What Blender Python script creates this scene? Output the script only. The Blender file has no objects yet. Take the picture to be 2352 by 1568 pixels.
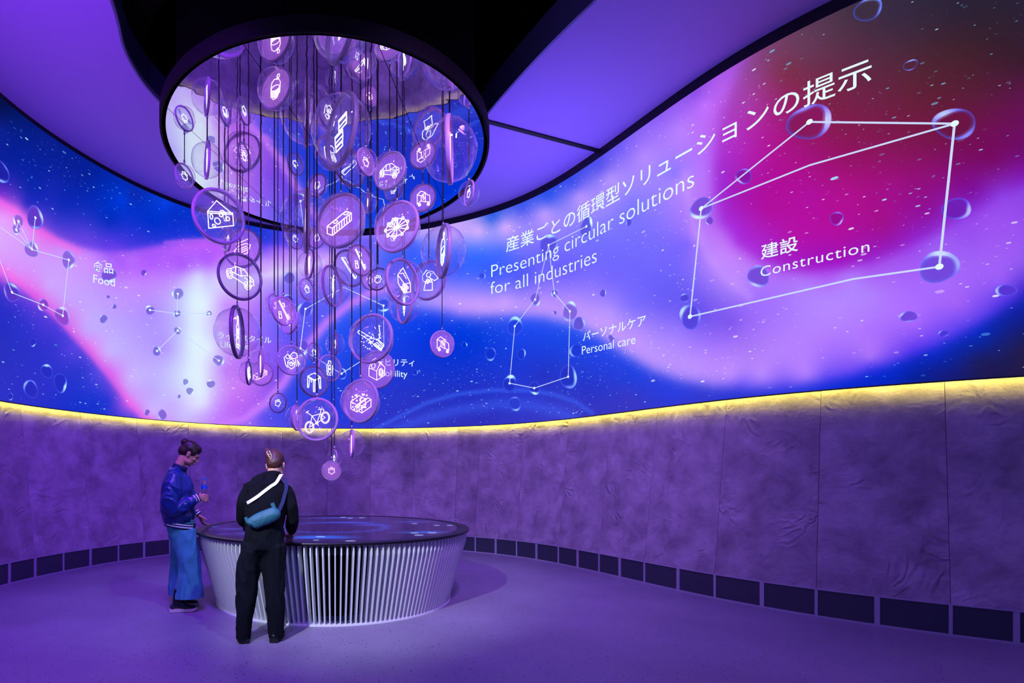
import bpy, bmesh, math, random
import numpy as np
from mathutils import Vector, Matrix, noise
random.seed(7); rng = np.random.RandomState(11)
PI = math.pi
SC = bpy.context.scene
COL = SC.collection

# ------------------------------------------------------------------ camera
F, CX, H0, HC = 1218.4, 871.7, 1085.6, 1.4      # focal length (px), principal column, horizon row, lens height (m)
cam = bpy.data.cameras.new('camera'); camo = bpy.data.objects.new('camera', cam); COL.objects.link(camo)
cam.sensor_width = 36; cam.lens = 36 * F / 2352; cam.clip_start = 0.05; cam.clip_end = 100
cam.shift_x = (1176 - CX) / 2352; cam.shift_y = (H0 - 784) / 2352
camo.location = (0, 0, HC); camo.rotation_euler = (PI / 2, 0, 0)
SC.camera = camo
# ------------------------------------------------------------------ world, exposure
W = bpy.data.worlds.new('world'); SC.world = W; W.use_nodes = True
W.node_tree.nodes['Background'].inputs[0].default_value = (0.01, 0.008, 0.02, 1)
W.node_tree.nodes['Background'].inputs[1].default_value = 0.3
SC.view_settings.view_transform = 'Standard'; SC.view_settings.look = 'None'
SC.view_settings.exposure = 0.0; SC.view_settings.gamma = 1.0
SC.view_settings.use_curve_mapping = False
SC.cycles.transparent_max_bounces = 28
SC.cycles.max_bounces = 8; SC.cycles.diffuse_bounces = 4; SC.cycles.glossy_bounces = 5
SC.cycles.sample_clamp_indirect = 4.0
# ------------------------------------------------------------------ lamps
def aim(o, p):
    d = Vector(p) - o.location; o.rotation_euler = d.to_track_quat('-Z', 'Y').to_euler()
def spot(name, loc, to, power, col, size, blend=0.5, rad=0.05):
    l = bpy.data.lights.new(name, 'SPOT'); l.energy = power; l.color = col; l.spot_size = math.radians(size)
    l.spot_blend = blend; l.shadow_soft_size = rad
    o = bpy.data.objects.new(name, l); COL.objects.link(o); o.location = loc; aim(o, to); return o
def area(name, loc, to, power, col, sx, sy):
    l = bpy.data.lights.new(name, 'AREA'); l.energy = power; l.color = col; l.shape = 'RECTANGLE'; l.size = sx; l.size_y = sy
    o = bpy.data.objects.new(name, l); COL.objects.link(o); o.location = loc; aim(o, to); return o
spot('table_spotlight', (-2.3, 0.3, 4.4), (-0.15, 5.3, 0.45), 1500, (0.78, 0.88, 1.0), 30, 0.9, 0.05)
spot('table_spotlight', (1.8, 1.2, 5.7), (-1.95, 5.4, 0.35), 420, (0.40, 0.80, 1.0), 24, 0.8, 0.06)
spot('violet_fill', (-1.6, 3.0, 6.0), (-3.8, 6.8, 0.4), 1500, (0.26, 0.025, 1.0), 95, 1.0, 0.25)  # violet spots added to tint walls and floor, no fixture behind them
spot('violet_fill', (-0.8, 2.0, 6.0), (-0.6, 3.0, 0.0), 560, (0.28, 0.08, 1.0), 120, 1.0, 0.25)
spot('violet_fill', (1.2, 2.2, 6.0), (1.2, 8.6, 0.6), 1500, (0.44, 0.20, 1.0), 72, 1.0, 0.25)
spot('violet_fill', (1.9, 4.6, 6.0), (1.9, 6.4, 0.0), 330, (0.34, 0.12, 1.0), 100, 1.0, 0.25)
spot('ceiling_fill', (-3.1, 3.4, 3.6), (-3.4, 4.8, 6.2), 290, (0.30, 0.02, 1.0), 130, 1.0, 0.04)  # unseen upward spots added in mid-air to brighten the ceiling
spot('ceiling_fill', (1.9, 7.4, 4.0), (2.0, 7.3, 6.1), 150, (0.24, 0.12, 1.0), 130, 1.0, 0.04)

# ------------------------------------------------------------------ helpers
def lin(h):
    if isinstance(h, str):
        h = h.lstrip('#'); c = [int(h[i:i + 2], 16) / 255 for i in (0, 2, 4)]
    else: c = h
    return tuple((x / 12.92 if x <= 0.04045 else ((x + 0.055) / 1.055) ** 2.4) for x in c) + (1,)
def new_mat(name):
    m = bpy.data.materials.new(name); m.use_nodes = True; nt = m.node_tree
    return m, nt, nt.nodes['Principled BSDF'], nt.nodes['Material Output']
def pmat(name, col, rough=0.5, metal=0.0, spec=0.5, bump=None, coat=0.0, mottling=None):
    m, nt, b, out = new_mat(name)
    c = lin(col); b.inputs['Base Color'].default_value = c
    b.inputs['Roughness'].default_value = rough; b.inputs['Metallic'].default_value = metal
    b.inputs['Specular IOR Level'].default_value = spec; b.inputs['Coat Weight'].default_value = coat
    tc = nt.nodes.new('ShaderNodeTexCoord')
    if mottling:
        sc, amt = mottling
        n = nt.nodes.new('ShaderNodeTexNoise'); n.inputs['Scale'].default_value = sc; n.inputs['Detail'].default_value = 5
        nt.links.new(tc.outputs['Object'], n.inputs['Vector'])
        r = nt.nodes.new('ShaderNodeValToRGB'); r.color_ramp.elements[0].position = 0.3; r.color_ramp.elements[1].position = 0.7
        r.color_ramp.elements[0].color = tuple(x * (1 - amt) for x in c[:3]) + (1,)
        r.color_ramp.elements[1].color = tuple(min(1, x * (1 + amt)) for x in c[:3]) + (1,)
        nt.links.new(n.outputs['Fac'], r.inputs['Fac']); nt.links.new(r.outputs['Color'], b.inputs['Base Color'])
    if bump:
        sc, st = bump
        n = nt.nodes.new('ShaderNodeTexNoise'); n.inputs['Scale'].default_value = sc; n.inputs['Detail'].default_value = 6
        nt.links.new(tc.outputs['Object'], n.inputs['Vector'])
        bp = nt.nodes.new('ShaderNodeBump'); bp.inputs['Strength'].default_value = st; bp.inputs['Distance'].default_value = 0.02
        nt.links.new(n.outputs['Fac'], bp.inputs['Height']); nt.links.new(bp.outputs['Normal'], b.inputs['Normal'])
    return m
def emat(name, col, strength, sampling='AUTO'):
    m, nt, b, out = new_mat(name); nt.nodes.remove(b)
    e = nt.nodes.new('ShaderNodeEmission'); e.inputs[0].default_value = lin(col); e.inputs[1].default_value = strength
    nt.links.new(e.outputs[0], out.inputs[0])
    m.cycles.emission_sampling = sampling
    return m
def tag(o, label=None, cat=None, group=None, kind=None):
    if label: o['label'] = label
    if cat: o['category'] = cat
    if group: o['group'] = group
    if kind: o['kind'] = kind
    return o
def link(name, me, mats=(), parent=None, smooth=False):
    o = bpy.data.objects.new(name, me); COL.objects.link(o)
    for m in (mats if isinstance(mats, (list, tuple)) else [mats]): me.materials.append(m)
    if smooth: me.polygons.foreach_set('use_smooth', [True] * len(me.polygons))
    if parent: o.parent = parent
    return o
def mk(name, V, Fc, mats=(), parent=None, smooth=False, cols=None, mi=None, origin=None):
    me = bpy.data.meshes.new(name)
    V = np.asarray(V, dtype=float)
    if origin is not None: V = V - np.asarray(origin)
    me.from_pydata(V.tolist(), [], Fc if isinstance(Fc, list) else Fc.tolist())
    if cols is not None:
        a = me.color_attributes.new('Col', 'FLOAT_COLOR', 'POINT')
        a.data.foreach_set('color', np.asarray(cols, dtype=np.float32).ravel())
    me.update()
    o = link(name, me, mats, parent, smooth)
    if mi is not None: me.polygons.foreach_set('material_index', mi)
    if origin is not None: o.location = tuple(origin)
    return o
def empty(name, loc=(0, 0, 0), rz=0):
    o = bpy.data.objects.new(name, None); COL.objects.link(o); o.location = loc; o.rotation_euler = (0, 0, rz); o.empty_display_size = 0.1
    return o
class MB:
    """collects simple solids into one vertex / face list"""
    def __init__(s): s.V = []; s.F = []
    def add(s, V, Fc):
        k = len(s.V); s.V += [tuple(v) for v in V]; s.F += [tuple(i + k for i in f) for f in Fc]
    def box(s, c, d, M=None):
        x, y, z = [q / 2 for q in d]
        V = [Vector((a * x, b * y, e * z)) for a in (-1, 1) for b in (-1, 1) for e in (-1, 1)]
        if M is not None: V = [M @ v for v in V]
        V = [v + Vector(c) for v in V]
        s.add(V, [(0, 1, 3, 2), (4, 6, 7, 5), (0, 4, 5, 1), (2, 3, 7, 6), (0, 2, 6, 4), (1, 5, 7, 3)])
    def bar(s, a, b, w, h, nrm):
        a = Vector(a); b = Vector(b); t = (b - a)
        if t.length < 1e-6: return
        t.normalize(); n = Vector(nrm); p = t.cross(n)
        if p.length < 1e-5: p = t.orthogonal()
        p.normalize(); n = p.cross(t).normalized()
        a = a - t * w * 0.4; b = b + t * w * 0.4
        V = [q + p * (w / 2 * i) + n * (h / 2 * j) for q in (a, b) for (i, j) in ((-1, -1), (1, -1), (1, 1), (-1, 1))]
        s.add(V, [(0, 1, 5, 4), (1, 2, 6, 5), (2, 3, 7, 6), (3, 0, 4, 7), (3, 2, 1, 0), (4, 5, 6, 7)])
    def lathe(s, prof, n=32, c=(0, 0, 0), closed=False, M=None):
        k = len(s.V)
        for (r, z) in prof:
            for i in range(n):
                a = 2 * PI * i / n; v = Vector((r * math.cos(a), r * math.sin(a), z))
                if M is not None: v = M @ v
                s.V.append((v.x + c[0], v.y + c[1], v.z + c[2]))
        m = len(prof)
        for j in range(m if closed else m - 1):
            for i in range(n):
                a = k + j * n + i; b = k + j * n + (i + 1) % n; q = (j + 1) % m
                s.F.append((a, b, k + q * n + (i + 1) % n, k + q * n + i))
    def tube(s, pts, r, n=8, cap=True):
        k = len(s.V); pts = [Vector(p) for p in pts]; m = len(pts)
        rr = r if isinstance(r, (list, tuple)) else [r] * m
        t0 = (pts[1] - pts[0]).normalized(); u = t0.orthogonal().normalized()
        for j, p in enumerate(pts):
            t = (pts[min(j + 1, m - 1)] - pts[max(j - 1, 0)]).normalized()
            u = (u - t * u.dot(t)).normalized(); v = t.cross(u)
            for i in range(n):
                a = 2 * PI * i / n; q = p + (u * math.cos(a) + v * math.sin(a)) * rr[j]; s.V.append(tuple(q))
        for j in range(m - 1):
            for i in range(n):
                s.F.append((k + j * n + i, k + j * n + (i + 1) % n, k + (j + 1) * n + (i + 1) % n, k + (j + 1) * n + i))
        if cap:
            s.F.append(tuple(k + i for i in range(n))[::-1]); s.F.append(tuple(k + (m - 1) * n + i for i in range(n)))
    def build(s, name, mats=(), parent=None, smooth=False, origin=None, **kw):
        return mk(name, s.V, s.F, mats, parent, smooth, origin=origin, **kw)

# ------------------------------------------------------------------ materials
M = {}
def display_mat():
    m, nt, b, out = new_mat('display'); nt.nodes.remove(b)
    a = nt.nodes.new('ShaderNodeAttribute'); a.attribute_name = 'Col'
    e = nt.nodes.new('ShaderNodeEmission'); nt.links.new(a.outputs['Color'], e.inputs[0]); e.inputs[1].default_value = 1.0
    nt.links.new(e.outputs[0], out.inputs[0]); return m
M['display'] = display_mat()
m2 = display_mat(); m2.name = 'display_print'; m2.cycles.emission_sampling = 'NONE'; M['print'] = m2
M['letter'] = emat('lettering_white', '#e6fbff', 1.0, 'NONE')
def plaster():
    m, nt, b, out = new_mat('trowelled_plaster'); L = nt.links
    tc = nt.nodes.new('ShaderNodeTexCoord'); oi = nt.nodes.new('ShaderNodeObjectInfo')
    ad = nt.nodes.new('ShaderNodeVectorMath'); ad.operation = 'ADD'
    sc = nt.nodes.new('ShaderNodeVectorMath'); sc.operation = 'SCALE'; sc.inputs['Scale'].default_value = 37.0
    cb = nt.nodes.new('ShaderNodeCombineXYZ'); L.new(oi.outputs['Random'], cb.inputs[0]); L.new(oi.outputs['Random'], cb.inputs[2])
    L.new(cb.outputs[0], sc.inputs[0]); L.new(tc.outputs['Object'], ad.inputs[0]); L.new(sc.outputs[0], ad.inputs[1])
    n1 = nt.nodes.new('ShaderNodeTexNoise'); n1.inputs['Scale'].default_value = 3.4; n1.inputs['Detail'].default_value = 9
    n1.inputs['Roughness'].default_value = 0.62; n1.inputs['Distortion'].default_value = 0.25
    L.new(ad.outputs[0], n1.inputs['Vector'])
    r = nt.nodes.new('ShaderNodeValToRGB'); e = r.color_ramp.elements
    e[0].position = 0.27; e[0].color = lin('#756d7a'); e[1].position = 0.73; e[1].color = lin('#b4acb8')
    L.new(n1.outputs['Fac'], r.inputs['Fac'])
    hs = nt.nodes.new('ShaderNodeHueSaturation'); mr = nt.nodes.new('ShaderNodeMapRange')
    mr.inputs['To Min'].default_value = 0.88; mr.inputs['To Max'].default_value = 1.12
    L.new(oi.outputs['Random'], mr.inputs['Value']); L.new(mr.outputs[0], hs.inputs['Value'])
    L.new(r.outputs['Color'], hs.inputs['Color']); L.new(hs.outputs['Color'], b.inputs['Base Color'])
    b.inputs['Roughness'].default_value = 0.6; b.inputs['Specular IOR Level'].default_value = 0.35
    # trowel arcs: thin ridges of distorted noise
    n2 = nt.nodes.new('ShaderNodeTexNoise'); n2.inputs['Scale'].default_value = 1.5; n2.inputs['Detail'].default_value = 2; n2.inputs['Distortion'].default_value = 2.2
    L.new(ad.outputs[0], n2.inputs['Vector'])
    ml = nt.nodes.new('ShaderNodeMath'); ml.operation = 'MULTIPLY'; ml.inputs[1].default_value = 34
    L.new(n2.outputs['Fac'], ml.inputs[0])
    sn = nt.nodes.new('ShaderNodeMath'); sn.operation = 'SINE'; L.new(ml.outputs[0], sn.inputs[0])
    pw = nt.nodes.new('ShaderNodeMath'); pw.operation = 'MULTIPLY'; L.new(sn.outputs[0], pw.inputs[0])
    n4 = nt.nodes.new('ShaderNodeTexNoise'); n4.inputs['Scale'].default_value = 3.0; L.new(ad.outputs[0], n4.inputs['Vector'])
    g = nt.nodes.new('ShaderNodeMapRange'); g.inputs['From Min'].default_value = 0.52; g.inputs['From Max'].default_value = 0.66; g.inputs['To Max'].default_value = 0.34
    L.new(n4.outputs['Fac'], g.inputs['Value']); L.new(g.outputs[0], pw.inputs[1])
    n3 = nt.nodes.new('ShaderNodeTexNoise'); n3.inputs['Scale'].default_value = 38; n3.inputs['Detail'].default_value = 4; L.new(ad.outputs[0], n3.inputs['Vector'])
    m3 = nt.nodes.new('ShaderNodeMath'); m3.operation = 'MULTIPLY_ADD'; m3.inputs[1].default_value = 0.16
    L.new(n3.outputs['Fac'], m3.inputs[0]); L.new(pw.outputs[0], m3.inputs[2])
    a2 = nt.nodes.new('ShaderNodeMath'); a2.operation = 'ADD'; L.new(m3.outputs[0], a2.inputs[0]); L.new(n1.outputs['Fac'], a2.inputs[1])
    bp = nt.nodes.new('ShaderNodeBump'); bp.inputs['Strength'].default_value = 0.8; bp.inputs['Distance'].default_value = 0.02
    L.new(a2.outputs[0], bp.inputs['Height']); L.new(bp.outputs['Normal'], b.inputs['Normal'])
    return m
M['plaster'] = plaster()
def floor_mat():
    m, nt, b, out = new_mat('speckled_floor'); L = nt.links
    tc = nt.nodes.new('ShaderNodeTexCoord')
    v = nt.nodes.new('ShaderNodeTexVoronoi'); v.inputs['Scale'].default_value = 30; v.inputs['Randomness'].default_value = 1.0
    L.new(tc.outputs['Object'], v.inputs['Vector'])
    lt = nt.nodes.new('ShaderNodeMath'); lt.operation = 'LESS_THAN'; lt.inputs[1].default_value = 0.17
    L.new(v.outputs['Distance'], lt.inputs[0])
    sp = nt.nodes.new('ShaderNodeSeparateColor'); L.new(v.outputs['Color'], sp.inputs[0])
    gt = nt.nodes.new('ShaderNodeMath'); gt.operation = 'GREATER_THAN'; gt.inputs[1].default_value = 0.5; L.new(sp.outputs[0], gt.inputs[0])
    mu = nt.nodes.new('ShaderNodeMath'); mu.operation = 'MULTIPLY'; L.new(lt.outputs[0], mu.inputs[0]); L.new(gt.outputs[0], mu.inputs[1])
    n = nt.nodes.new('ShaderNodeTexNoise'); n.inputs['Scale'].default_value = 1.1; n.inputs['Detail'].default_value = 8; L.new(tc.outputs['Object'], n.inputs['Vector'])
    r = nt.nodes.new('ShaderNodeValToRGB'); e = r.color_ramp.elements
    e[0].position = 0.3; e[0].color = lin('#7a7688'); e[1].position = 0.7; e[1].color = lin('#8b8799')
    L.new(n.outputs['Fac'], r.inputs['Fac'])
    mx = nt.nodes.new('ShaderNodeMix'); mx.data_type = 'RGBA'; L.new(mu.outputs[0], mx.inputs['Factor'])
    L.new(r.outputs['Color'], mx.inputs[6]); mx.inputs[7].default_value = lin('#2b2733')
    L.new(mx.outputs[2], b.inputs['Base Color'])
    b.inputs['Roughness'].default_value = 0.42; b.inputs['Specular IOR Level'].default_value = 0.4
    n2 = nt.nodes.new('ShaderNodeTexNoise'); n2.inputs['Scale'].default_value = 5; n2.inputs['Detail'].default_value = 6; L.new(tc.outputs['Object'], n2.inputs['Vector'])
    bp = nt.nodes.new('ShaderNodeBump'); bp.inputs['Strength'].default_value = 0.1; bp.inputs['Distance'].default_value = 0.01
    L.new(n2.outputs['Fac'], bp.inputs['Height']); L.new(bp.outputs['Normal'], b.inputs['Normal'])
    return m
M['floor'] = floor_mat()
def perf_mat():
    # sheet metal with staggered round holes, printed on UV in metres
    m, nt, b, out = new_mat('perforated_metal'); L = nt.links
    uv = nt.nodes.new('ShaderNodeUVMap'); sp = nt.nodes.new('ShaderNodeSeparateXYZ'); L.new(uv.outputs[0], sp.inputs[0])
    def mth(op, a, bb=None, c=None):
        q = nt.nodes.new('ShaderNodeMath'); q.operation = op
        for i, x in enumerate((a, bb, c)):
            if x is None: continue
            if isinstance(x, (int, float)): q.inputs[i].default_value = x
            else: L.new(x, q.inputs[i])
        return q.outputs[0]
    P = 0.0115
    v = mth('DIVIDE', sp.outputs[1], P * 0.8); row = mth('FLOOR', v); fy = mth('SUBTRACT', mth('FRACT', v), 0.5)
    odd = mth('MULTIPLY', mth('MODULO', row, 2.0), 0.5)
    fx = mth('SUBTRACT', mth('FRACT', mth('ADD', mth('DIVIDE', sp.outputs[0], P), odd)), 0.5)
    d = mth('SQRT', mth('ADD', mth('POWER', fx, 2.0), mth('POWER', mth('MULTIPLY', fy, 0.8), 2.0)))
    hole = mth("LESS_THAN", d, 0.39)
    mx = nt.nodes.new('ShaderNodeMix'); mx.data_type = 'RGBA'; L.new(hole, mx.inputs['Factor'])
    mx.inputs[6].default_value = lin('#4a5568'); mx.inputs[7].default_value = lin('#08070c')
    L.new(mx.outputs[2], b.inputs['Base Color']); b.inputs['Roughness'].default_value = 0.5
    return m
M['perf'] = perf_mat()
M['post'] = pmat('grille_frame', '#a5a6b4', 0.45, 0.2)
M['band'] = pmat('black_band', '#0a0a14', 0.5)
M['ceil'] = pmat('stretch_ceiling', '#bcaae6', 0.75, spec=0.2)
M['fascia'] = pmat('fascia', '#62628a', 0.45, 0.3)
M['black'] = pmat('matt_black', '#060607', 0.7, spec=0.2)
M['void'] = pmat('void_black', '#040404', 0.95, spec=0.05)
M['beam'] = pmat('rusty_beam', '#6a4038', 0.8, bump=(12, 0.3))
M['rim'] = pmat('satin_black', '#0b0a10', 0.35)
M['soffit'] = pmat('soffit', '#6a5a3c', 0.35, 0.2, mottling=(7, 0.5))
M['led'] = emat('warm_led', '#ffea62', 115.0)
def mirror():
    m, nt, b, out = new_mat('mirror'); L = nt.links
    b.inputs['Base Color'].default_value = (0.86, 0.84, 0.9, 1); b.inputs['Metallic'].default_value = 1; b.inputs['Roughness'].default_value = 0.015
    tc = nt.nodes.new('ShaderNodeTexCoord'); n = nt.nodes.new('ShaderNodeTexNoise'); n.inputs['Scale'].default_value = 5; n.inputs['Detail'].default_value = 1
    L.new(tc.outputs['Object'], n.inputs['Vector'])
    bp = nt.nodes.new('ShaderNodeBump'); bp.inputs['Strength'].default_value = 0.05; bp.inputs['Distance'].default_value = 0.02
    L.new(n.outputs['Fac'], bp.inputs['Height']); L.new(bp.outputs['Normal'], b.inputs['Normal']); return m
M['mirror'] = mirror()

# ------------------------------------------------------------------ plan of the room
# where the skirting meets the floor (photo column, row) -> plan
Bp = [(0,1345.8),(22,1340.7),(81,1324.2),(146,1311.8),(208,1299.9),(272,1289.7),(331,1280),(390,1272.3)]
Bq = [(1079,1265.5),(1138.4,1271.5),(1186.3,1277.6),(1231.9,1284.5),(1282.2,1293),(1326.4,1303.5),(1375.6,1314.6),(1423.1,1325.5),(1479.8,1339),(1557.2,1356),(1641.5,1377),(1749.9,1396),(1874.7,1417.5),(2014.7,1437.4),(2183.8,1461.8),(2334.9,1480.4)]
def fl(x, y):
    D = HC * F / (y - H0); return ((x - CX) / F * D, D)
pts = [(-4.62, 2.2), (-4.78, 4.2), (-4.77, 5.6)] + [fl(*p) for p in Bp] + [(-2.95,9.78),(-2.15,10.2),(-1.2,10.42),(-.2,10.38),(.8,10.0)] + [fl(*p) for p in Bq] + [(5.8, 3.95), (6.9, 3.3), (8.0, 2.2), (8.6, 0.4), (8.0, -2.0), (5.5, -3.6), (2.0, -4.2), (-1.5, -3.4), (-3.6, -1.4), (-4.35, 0.4)]
pts = np.array(pts); NP = len(pts)
for _ in range(3):
    q = 0.5 * pts + 0.25 * (np.roll(pts, 1, 0) + np.roll(pts, -1, 0)); pts = q
dense = []
for i in range(NP):
    p0, p1, p2, p3 = pts[(i - 1) % NP], pts[i], pts[(i + 1) % NP], pts[(i + 2) % NP]
    for t in np.linspace(0, 1, 40, endpoint=False):
        dense.append(.5*((2*p1)+(-p0+p2)*t+(2*p0-5*p1+4*p2-p3)*t*t+(-p0+3*p1-3*p2+p3)*t**3))
dense = np.array(dense)
sd = np.r_[0, np.cumsum(np.hypot(*np.diff(np.vstack([dense, dense[:1]]), axis=0).T))]
LEN = sd[-1]; loop = np.vstack([dense, dense[:1]])
tg = np.roll(dense, -1, 0) - np.roll(dense, 1, 0); tg /= np.linalg.norm(tg, axis=1)[:, None]
nl = np.c_[-tg[:, 1], tg[:, 0]]; nl = np.vstack([nl, nl[:1]])      # outward normal (the loop runs clockwise)
def cur(s, off=0.0):
    s = np.asarray(s, float) % LEN
    x = np.interp(s, sd, loop[:, 0]); y = np.interp(s, sd, loop[:, 1])
    nx = np.interp(s, sd, nl[:, 0]); ny = np.interp(s, sd, nl[:, 1]); k = 1 / np.hypot(nx, ny)
    return x + nx * k * off, y + ny * k * off
def nor(s):
    s = np.asarray(s, float) % LEN
    nx = np.interp(s, sd, nl[:, 0]); ny = np.interp(s, sd, nl[:, 1]); k = 1 / np.hypot(nx, ny); return nx * k, ny * k
zT = lambda X: 2.262 - 0.0103 * np.clip(X, -5, 6)        # foot of the screen
zC = lambda X: 6.10 - 0.020 * np.clip(X, -6, 7)          # ceiling
zS = lambda X: zC(X) - 0.10 - 0.008 * np.clip(X, -5, 6)  # top of the screen
OS, OW = 0.12, 0.24                                      # screen and wall head stand outside the skirting line
# table of in-view arc length against photo column, for the screen face
S_a = None
ss = np.linspace(0, LEN, 6000); cx_, cy_ = cur(ss, OS)
ok = (cy_ > 1.0) & (np.abs(cx_ / np.maximum(cy_, .1)) < 1.6)
i0 = np.argmin(np.where(ok, np.abs(CX + F * cx_ / np.maximum(cy_, .1) + 150), 1e9))
i1 = np.argmin(np.where(ok, np.abs(CX + F * cx_ / np.maximum(cy_, .1) - 2520), 1e9))
vs = ss[i0:i1 + 1]; vx = CX + F * cx_[i0:i1 + 1] / cy_[i0:i1 + 1]; vx = np.maximum.accumulate(vx + np.arange(len(vx)) * 1e-6)
VS0, VS1 = vs[0], vs[-1]
def p2s(x, y):
    """a measured photo point that lies on the screen face -> arc length and height"""
    s = np.interp(x, vx, vs); D = cur(s, OS)[1]; return s, HC + (H0 - np.asarray(y, float)) * D / F
def s2p(s, z):
    X, Y = cur(s, OS); return CX + F * X / Y, H0 - (z - HC) * F / Y
def on_screen(s, z, lift):
    X, Y = cur(s, OS - lift); return np.stack([X, Y, np.asarray(z, float) + 0 * X], -1)
# posts of the skirting grille, every 0.44 m; panel joints every second post
post_s = []
cb, yb = cur(ss, 0); px_all = CX + F * cb / np.maximum(yb, 0.1)
def s_at_col(x):
    m = (ss > VS0 - .5) & (ss < VS1 + .5); return float(np.interp(x, np.maximum.accumulate(px_all[m]), ss[m]))
meas = [22, 81, 146, 208, 272, 331, 390]; meas2 = [1091.5,1138.4,1186.3,1231.9,1282.2,1326.4,1375.6,1423.1,1479.8,1557.2,1641.5,1749.9,1874.7,2014.7,2183.8,2334.9]
a = [s_at_col(x) for x in meas]; b_ = [s_at_col(x) for x in meas2]
nmid = int(round((b_[0] - a[-1]) / 0.445)); nmid += nmid % 2   # 390 .. 1091.5
if True:
    mid = list(np.linspace(a[-1], b_[0], nmid + 1)[1:-1])
post_s = a + mid + b_
# joints fall on 81, 208, 331 ... and 1091.5, 1186 ...
joints = [a[1], a[3], a[5]]
k = len(a) + len(mid)
idx = list(range(5, k + 1))
seq = post_s[5:k + 1]
joints = [post_s[i] for i in range(1, k, 2)]
if abs(joints[-1] - post_s[k]) < 0.6 and (k - 1) % 2 == 0: joints = joints[:-1]
joints += [post_s[i] for i in range(k, len(post_s), 2)]
# go on round the hidden side
sp_ = 0.88
s_end = joints[-1]; n_hid = int((LEN - (joints[-1] - joints[0])) / sp_); hid = list(np.linspace(joints[-1], joints[0] + LEN, n_hid + 1)[1:-1])

# ------------------------------------------------------------------ floor, ceiling, walls
def poly_loop(off, n=260):
    s = np.linspace(0, LEN, n, endpoint=False); return cur(s, off)
X, Y = poly_loop(0.4)
mb = MB(); n = len(X)
o = mk('floor', [(x, y, 0) for x, y in zip(X, Y)] + [(x, y, -0.1) for x, y in zip(X, Y)],
       [tuple(range(n))[::-1], tuple(range(n, 2 * n))] + [(i, (i + 1) % n, n + (i + 1) % n, n + i) for i in range(n)], M['floor'])
tag(o, kind='structure')
if o.data.polygons[0].normal.z < 0: o.data.flip_normals()
# ceiling with its opening
hole = [(-2.68,5.33),(-2.84,5.91),(-2.87,6.3),(-2.84,6.6),(-2.76,6.9),(-2.6,7.4),(-2.2,8.0),(-1.5,8.5),(-.62,8.68),(.25,8.45),(.95,7.9),(1.28,7.35),(1.40,6.86),(1.60,6.32),(1.81,5.82),(2.01,5.4),(2.13,5.16),(2.5,4.3),(2.75,3.3),(2.8,2.2),(2.4,1.2),(1.6,.5),(.5,.1),(-.6,.3),(-1.5,1.0),(-2.1,2.3),(-2.4,3.8)]
hp = np.array(hole); hd = []
for i in range(len(hp)):
    p0, p1, p2, p3 = hp[(i - 1) % len(hp)], hp[i], hp[(i + 1) % len(hp)], hp[(i + 2) % len(hp)]
    for t in np.linspace(0, 1, 5, endpoint=False):
        hd.append(.5*((2*p1)+(-p0+p2)*t+(2*p0-5*p1+4*p2-p3)*t*t+(-p0+3*p1-3*p2+p3)*t**3))
hd = np.array(hd)
X, Y = poly_loop(0.14, 300)
bm = bmesh.new()
def ring(P):
    vv = [bm.verts.new((x, y, zC(x))) for x, y in P]; return [bm.edges.new((vv[i], vv[(i + 1) % len(vv)])) for i in range(len(vv))]
es = ring(zip(X, Y)) + ring(hd)
bmesh.ops.triangle_fill(bm, edges=es, use_beauty=True, normal=(0, 0, -1))
me = bpy.data.meshes.new('ceiling'); bm.to_mesh(me); bm.free()
ceil = link('ceiling', me, M['ceil']); tag(ceil, kind='structure')
mod = ceil.modifiers.new('thick', 'SOLIDIFY'); mod.thickness = 0.03; mod.offset = 1 if me.polygons[0].normal.z > 0 else -1
# dark joint of the ceiling sheets
def on_ceiling(x, y, dz=0.0):
    D = 5.5
    for _ in range(20):
        Xc = (x - CX) / F * D; D = (zC(Xc) - dz - HC) * F / (H0 - y)
    return Vector(((x - CX) / F * D, D, zC((x - CX) / F * D) - dz))
mb = MB(); mb.bar(on_ceiling(1112, 277, .012), on_ceiling(1384, 349, .012), 0.055, 0.02, (0, 0, 1)); 
mb.build('ceiling_joint', M['band'], ceil)
# fascia round the opening
n = len(hd); V = []; 
for (x, y) in hd: V += [(x, y, zC(x) - 0.015), (x, y, zC(x) + 0.36)]
cen = hd.mean(0)
for (x, y) in hd:
    d = np.array([x, y]) - cen; d /= np.hypot(*d); V += [(x + d[0]*.03, y + d[1]*.03, zC(x) - 0.015), (x + d[0]*.03, y + d[1]*.03, zC(x) + 0.36)]
Fs = []
for i in range(n):
    j = (i + 1) % n; k2 = 2 * n
    Fs += [(2*i, 2*j, 2*j+1, 2*i+1), (k2+2*i, k2+2*i+1, k2+2*j+1, k2+2*j), (2*i, k2+2*i, k2+2*j, 2*j), (2*i+1, 2*j+1, k2+2*j+1, k2+2*i+1)]
mk('opening_fascia', V, Fs, M['fascia'], ceil)
# dark plenum over the opening
mb = MB(); mb.box((0, 3.4, 8.9), (14, 16, .1)); mb.box((-6.9, 3.4, 7.5), (.1, 16, 2.8)); mb.box((6.9, 3.4, 7.5), (.1, 16, 2.8)); mb.box((0, 11.3, 7.5), (14, .1, 2.8)); mb.box((0, -4.5, 7.5), (14, .1, 2.8))
o = mb.build('ceiling_plenum', M['void']); tag(o, kind='structure')
for (p, q, w) in (((-5.2, 9.5, 7.9), (-0.8, 4.2, 7.3), .26), ((-4.6, 5.0, 8.3), (-1.6, 4.6, 8.2), .2), ((1.6, 4.0, 8.2), (4.6, 8.6, 8.0), .24)):
    mb = MB(); mb.bar(p, q, w, w * 1.2, (0, 0, 1)); o = mb.build('roof_beam', M['beam'])
    tag(o, kind='structure')

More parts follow.
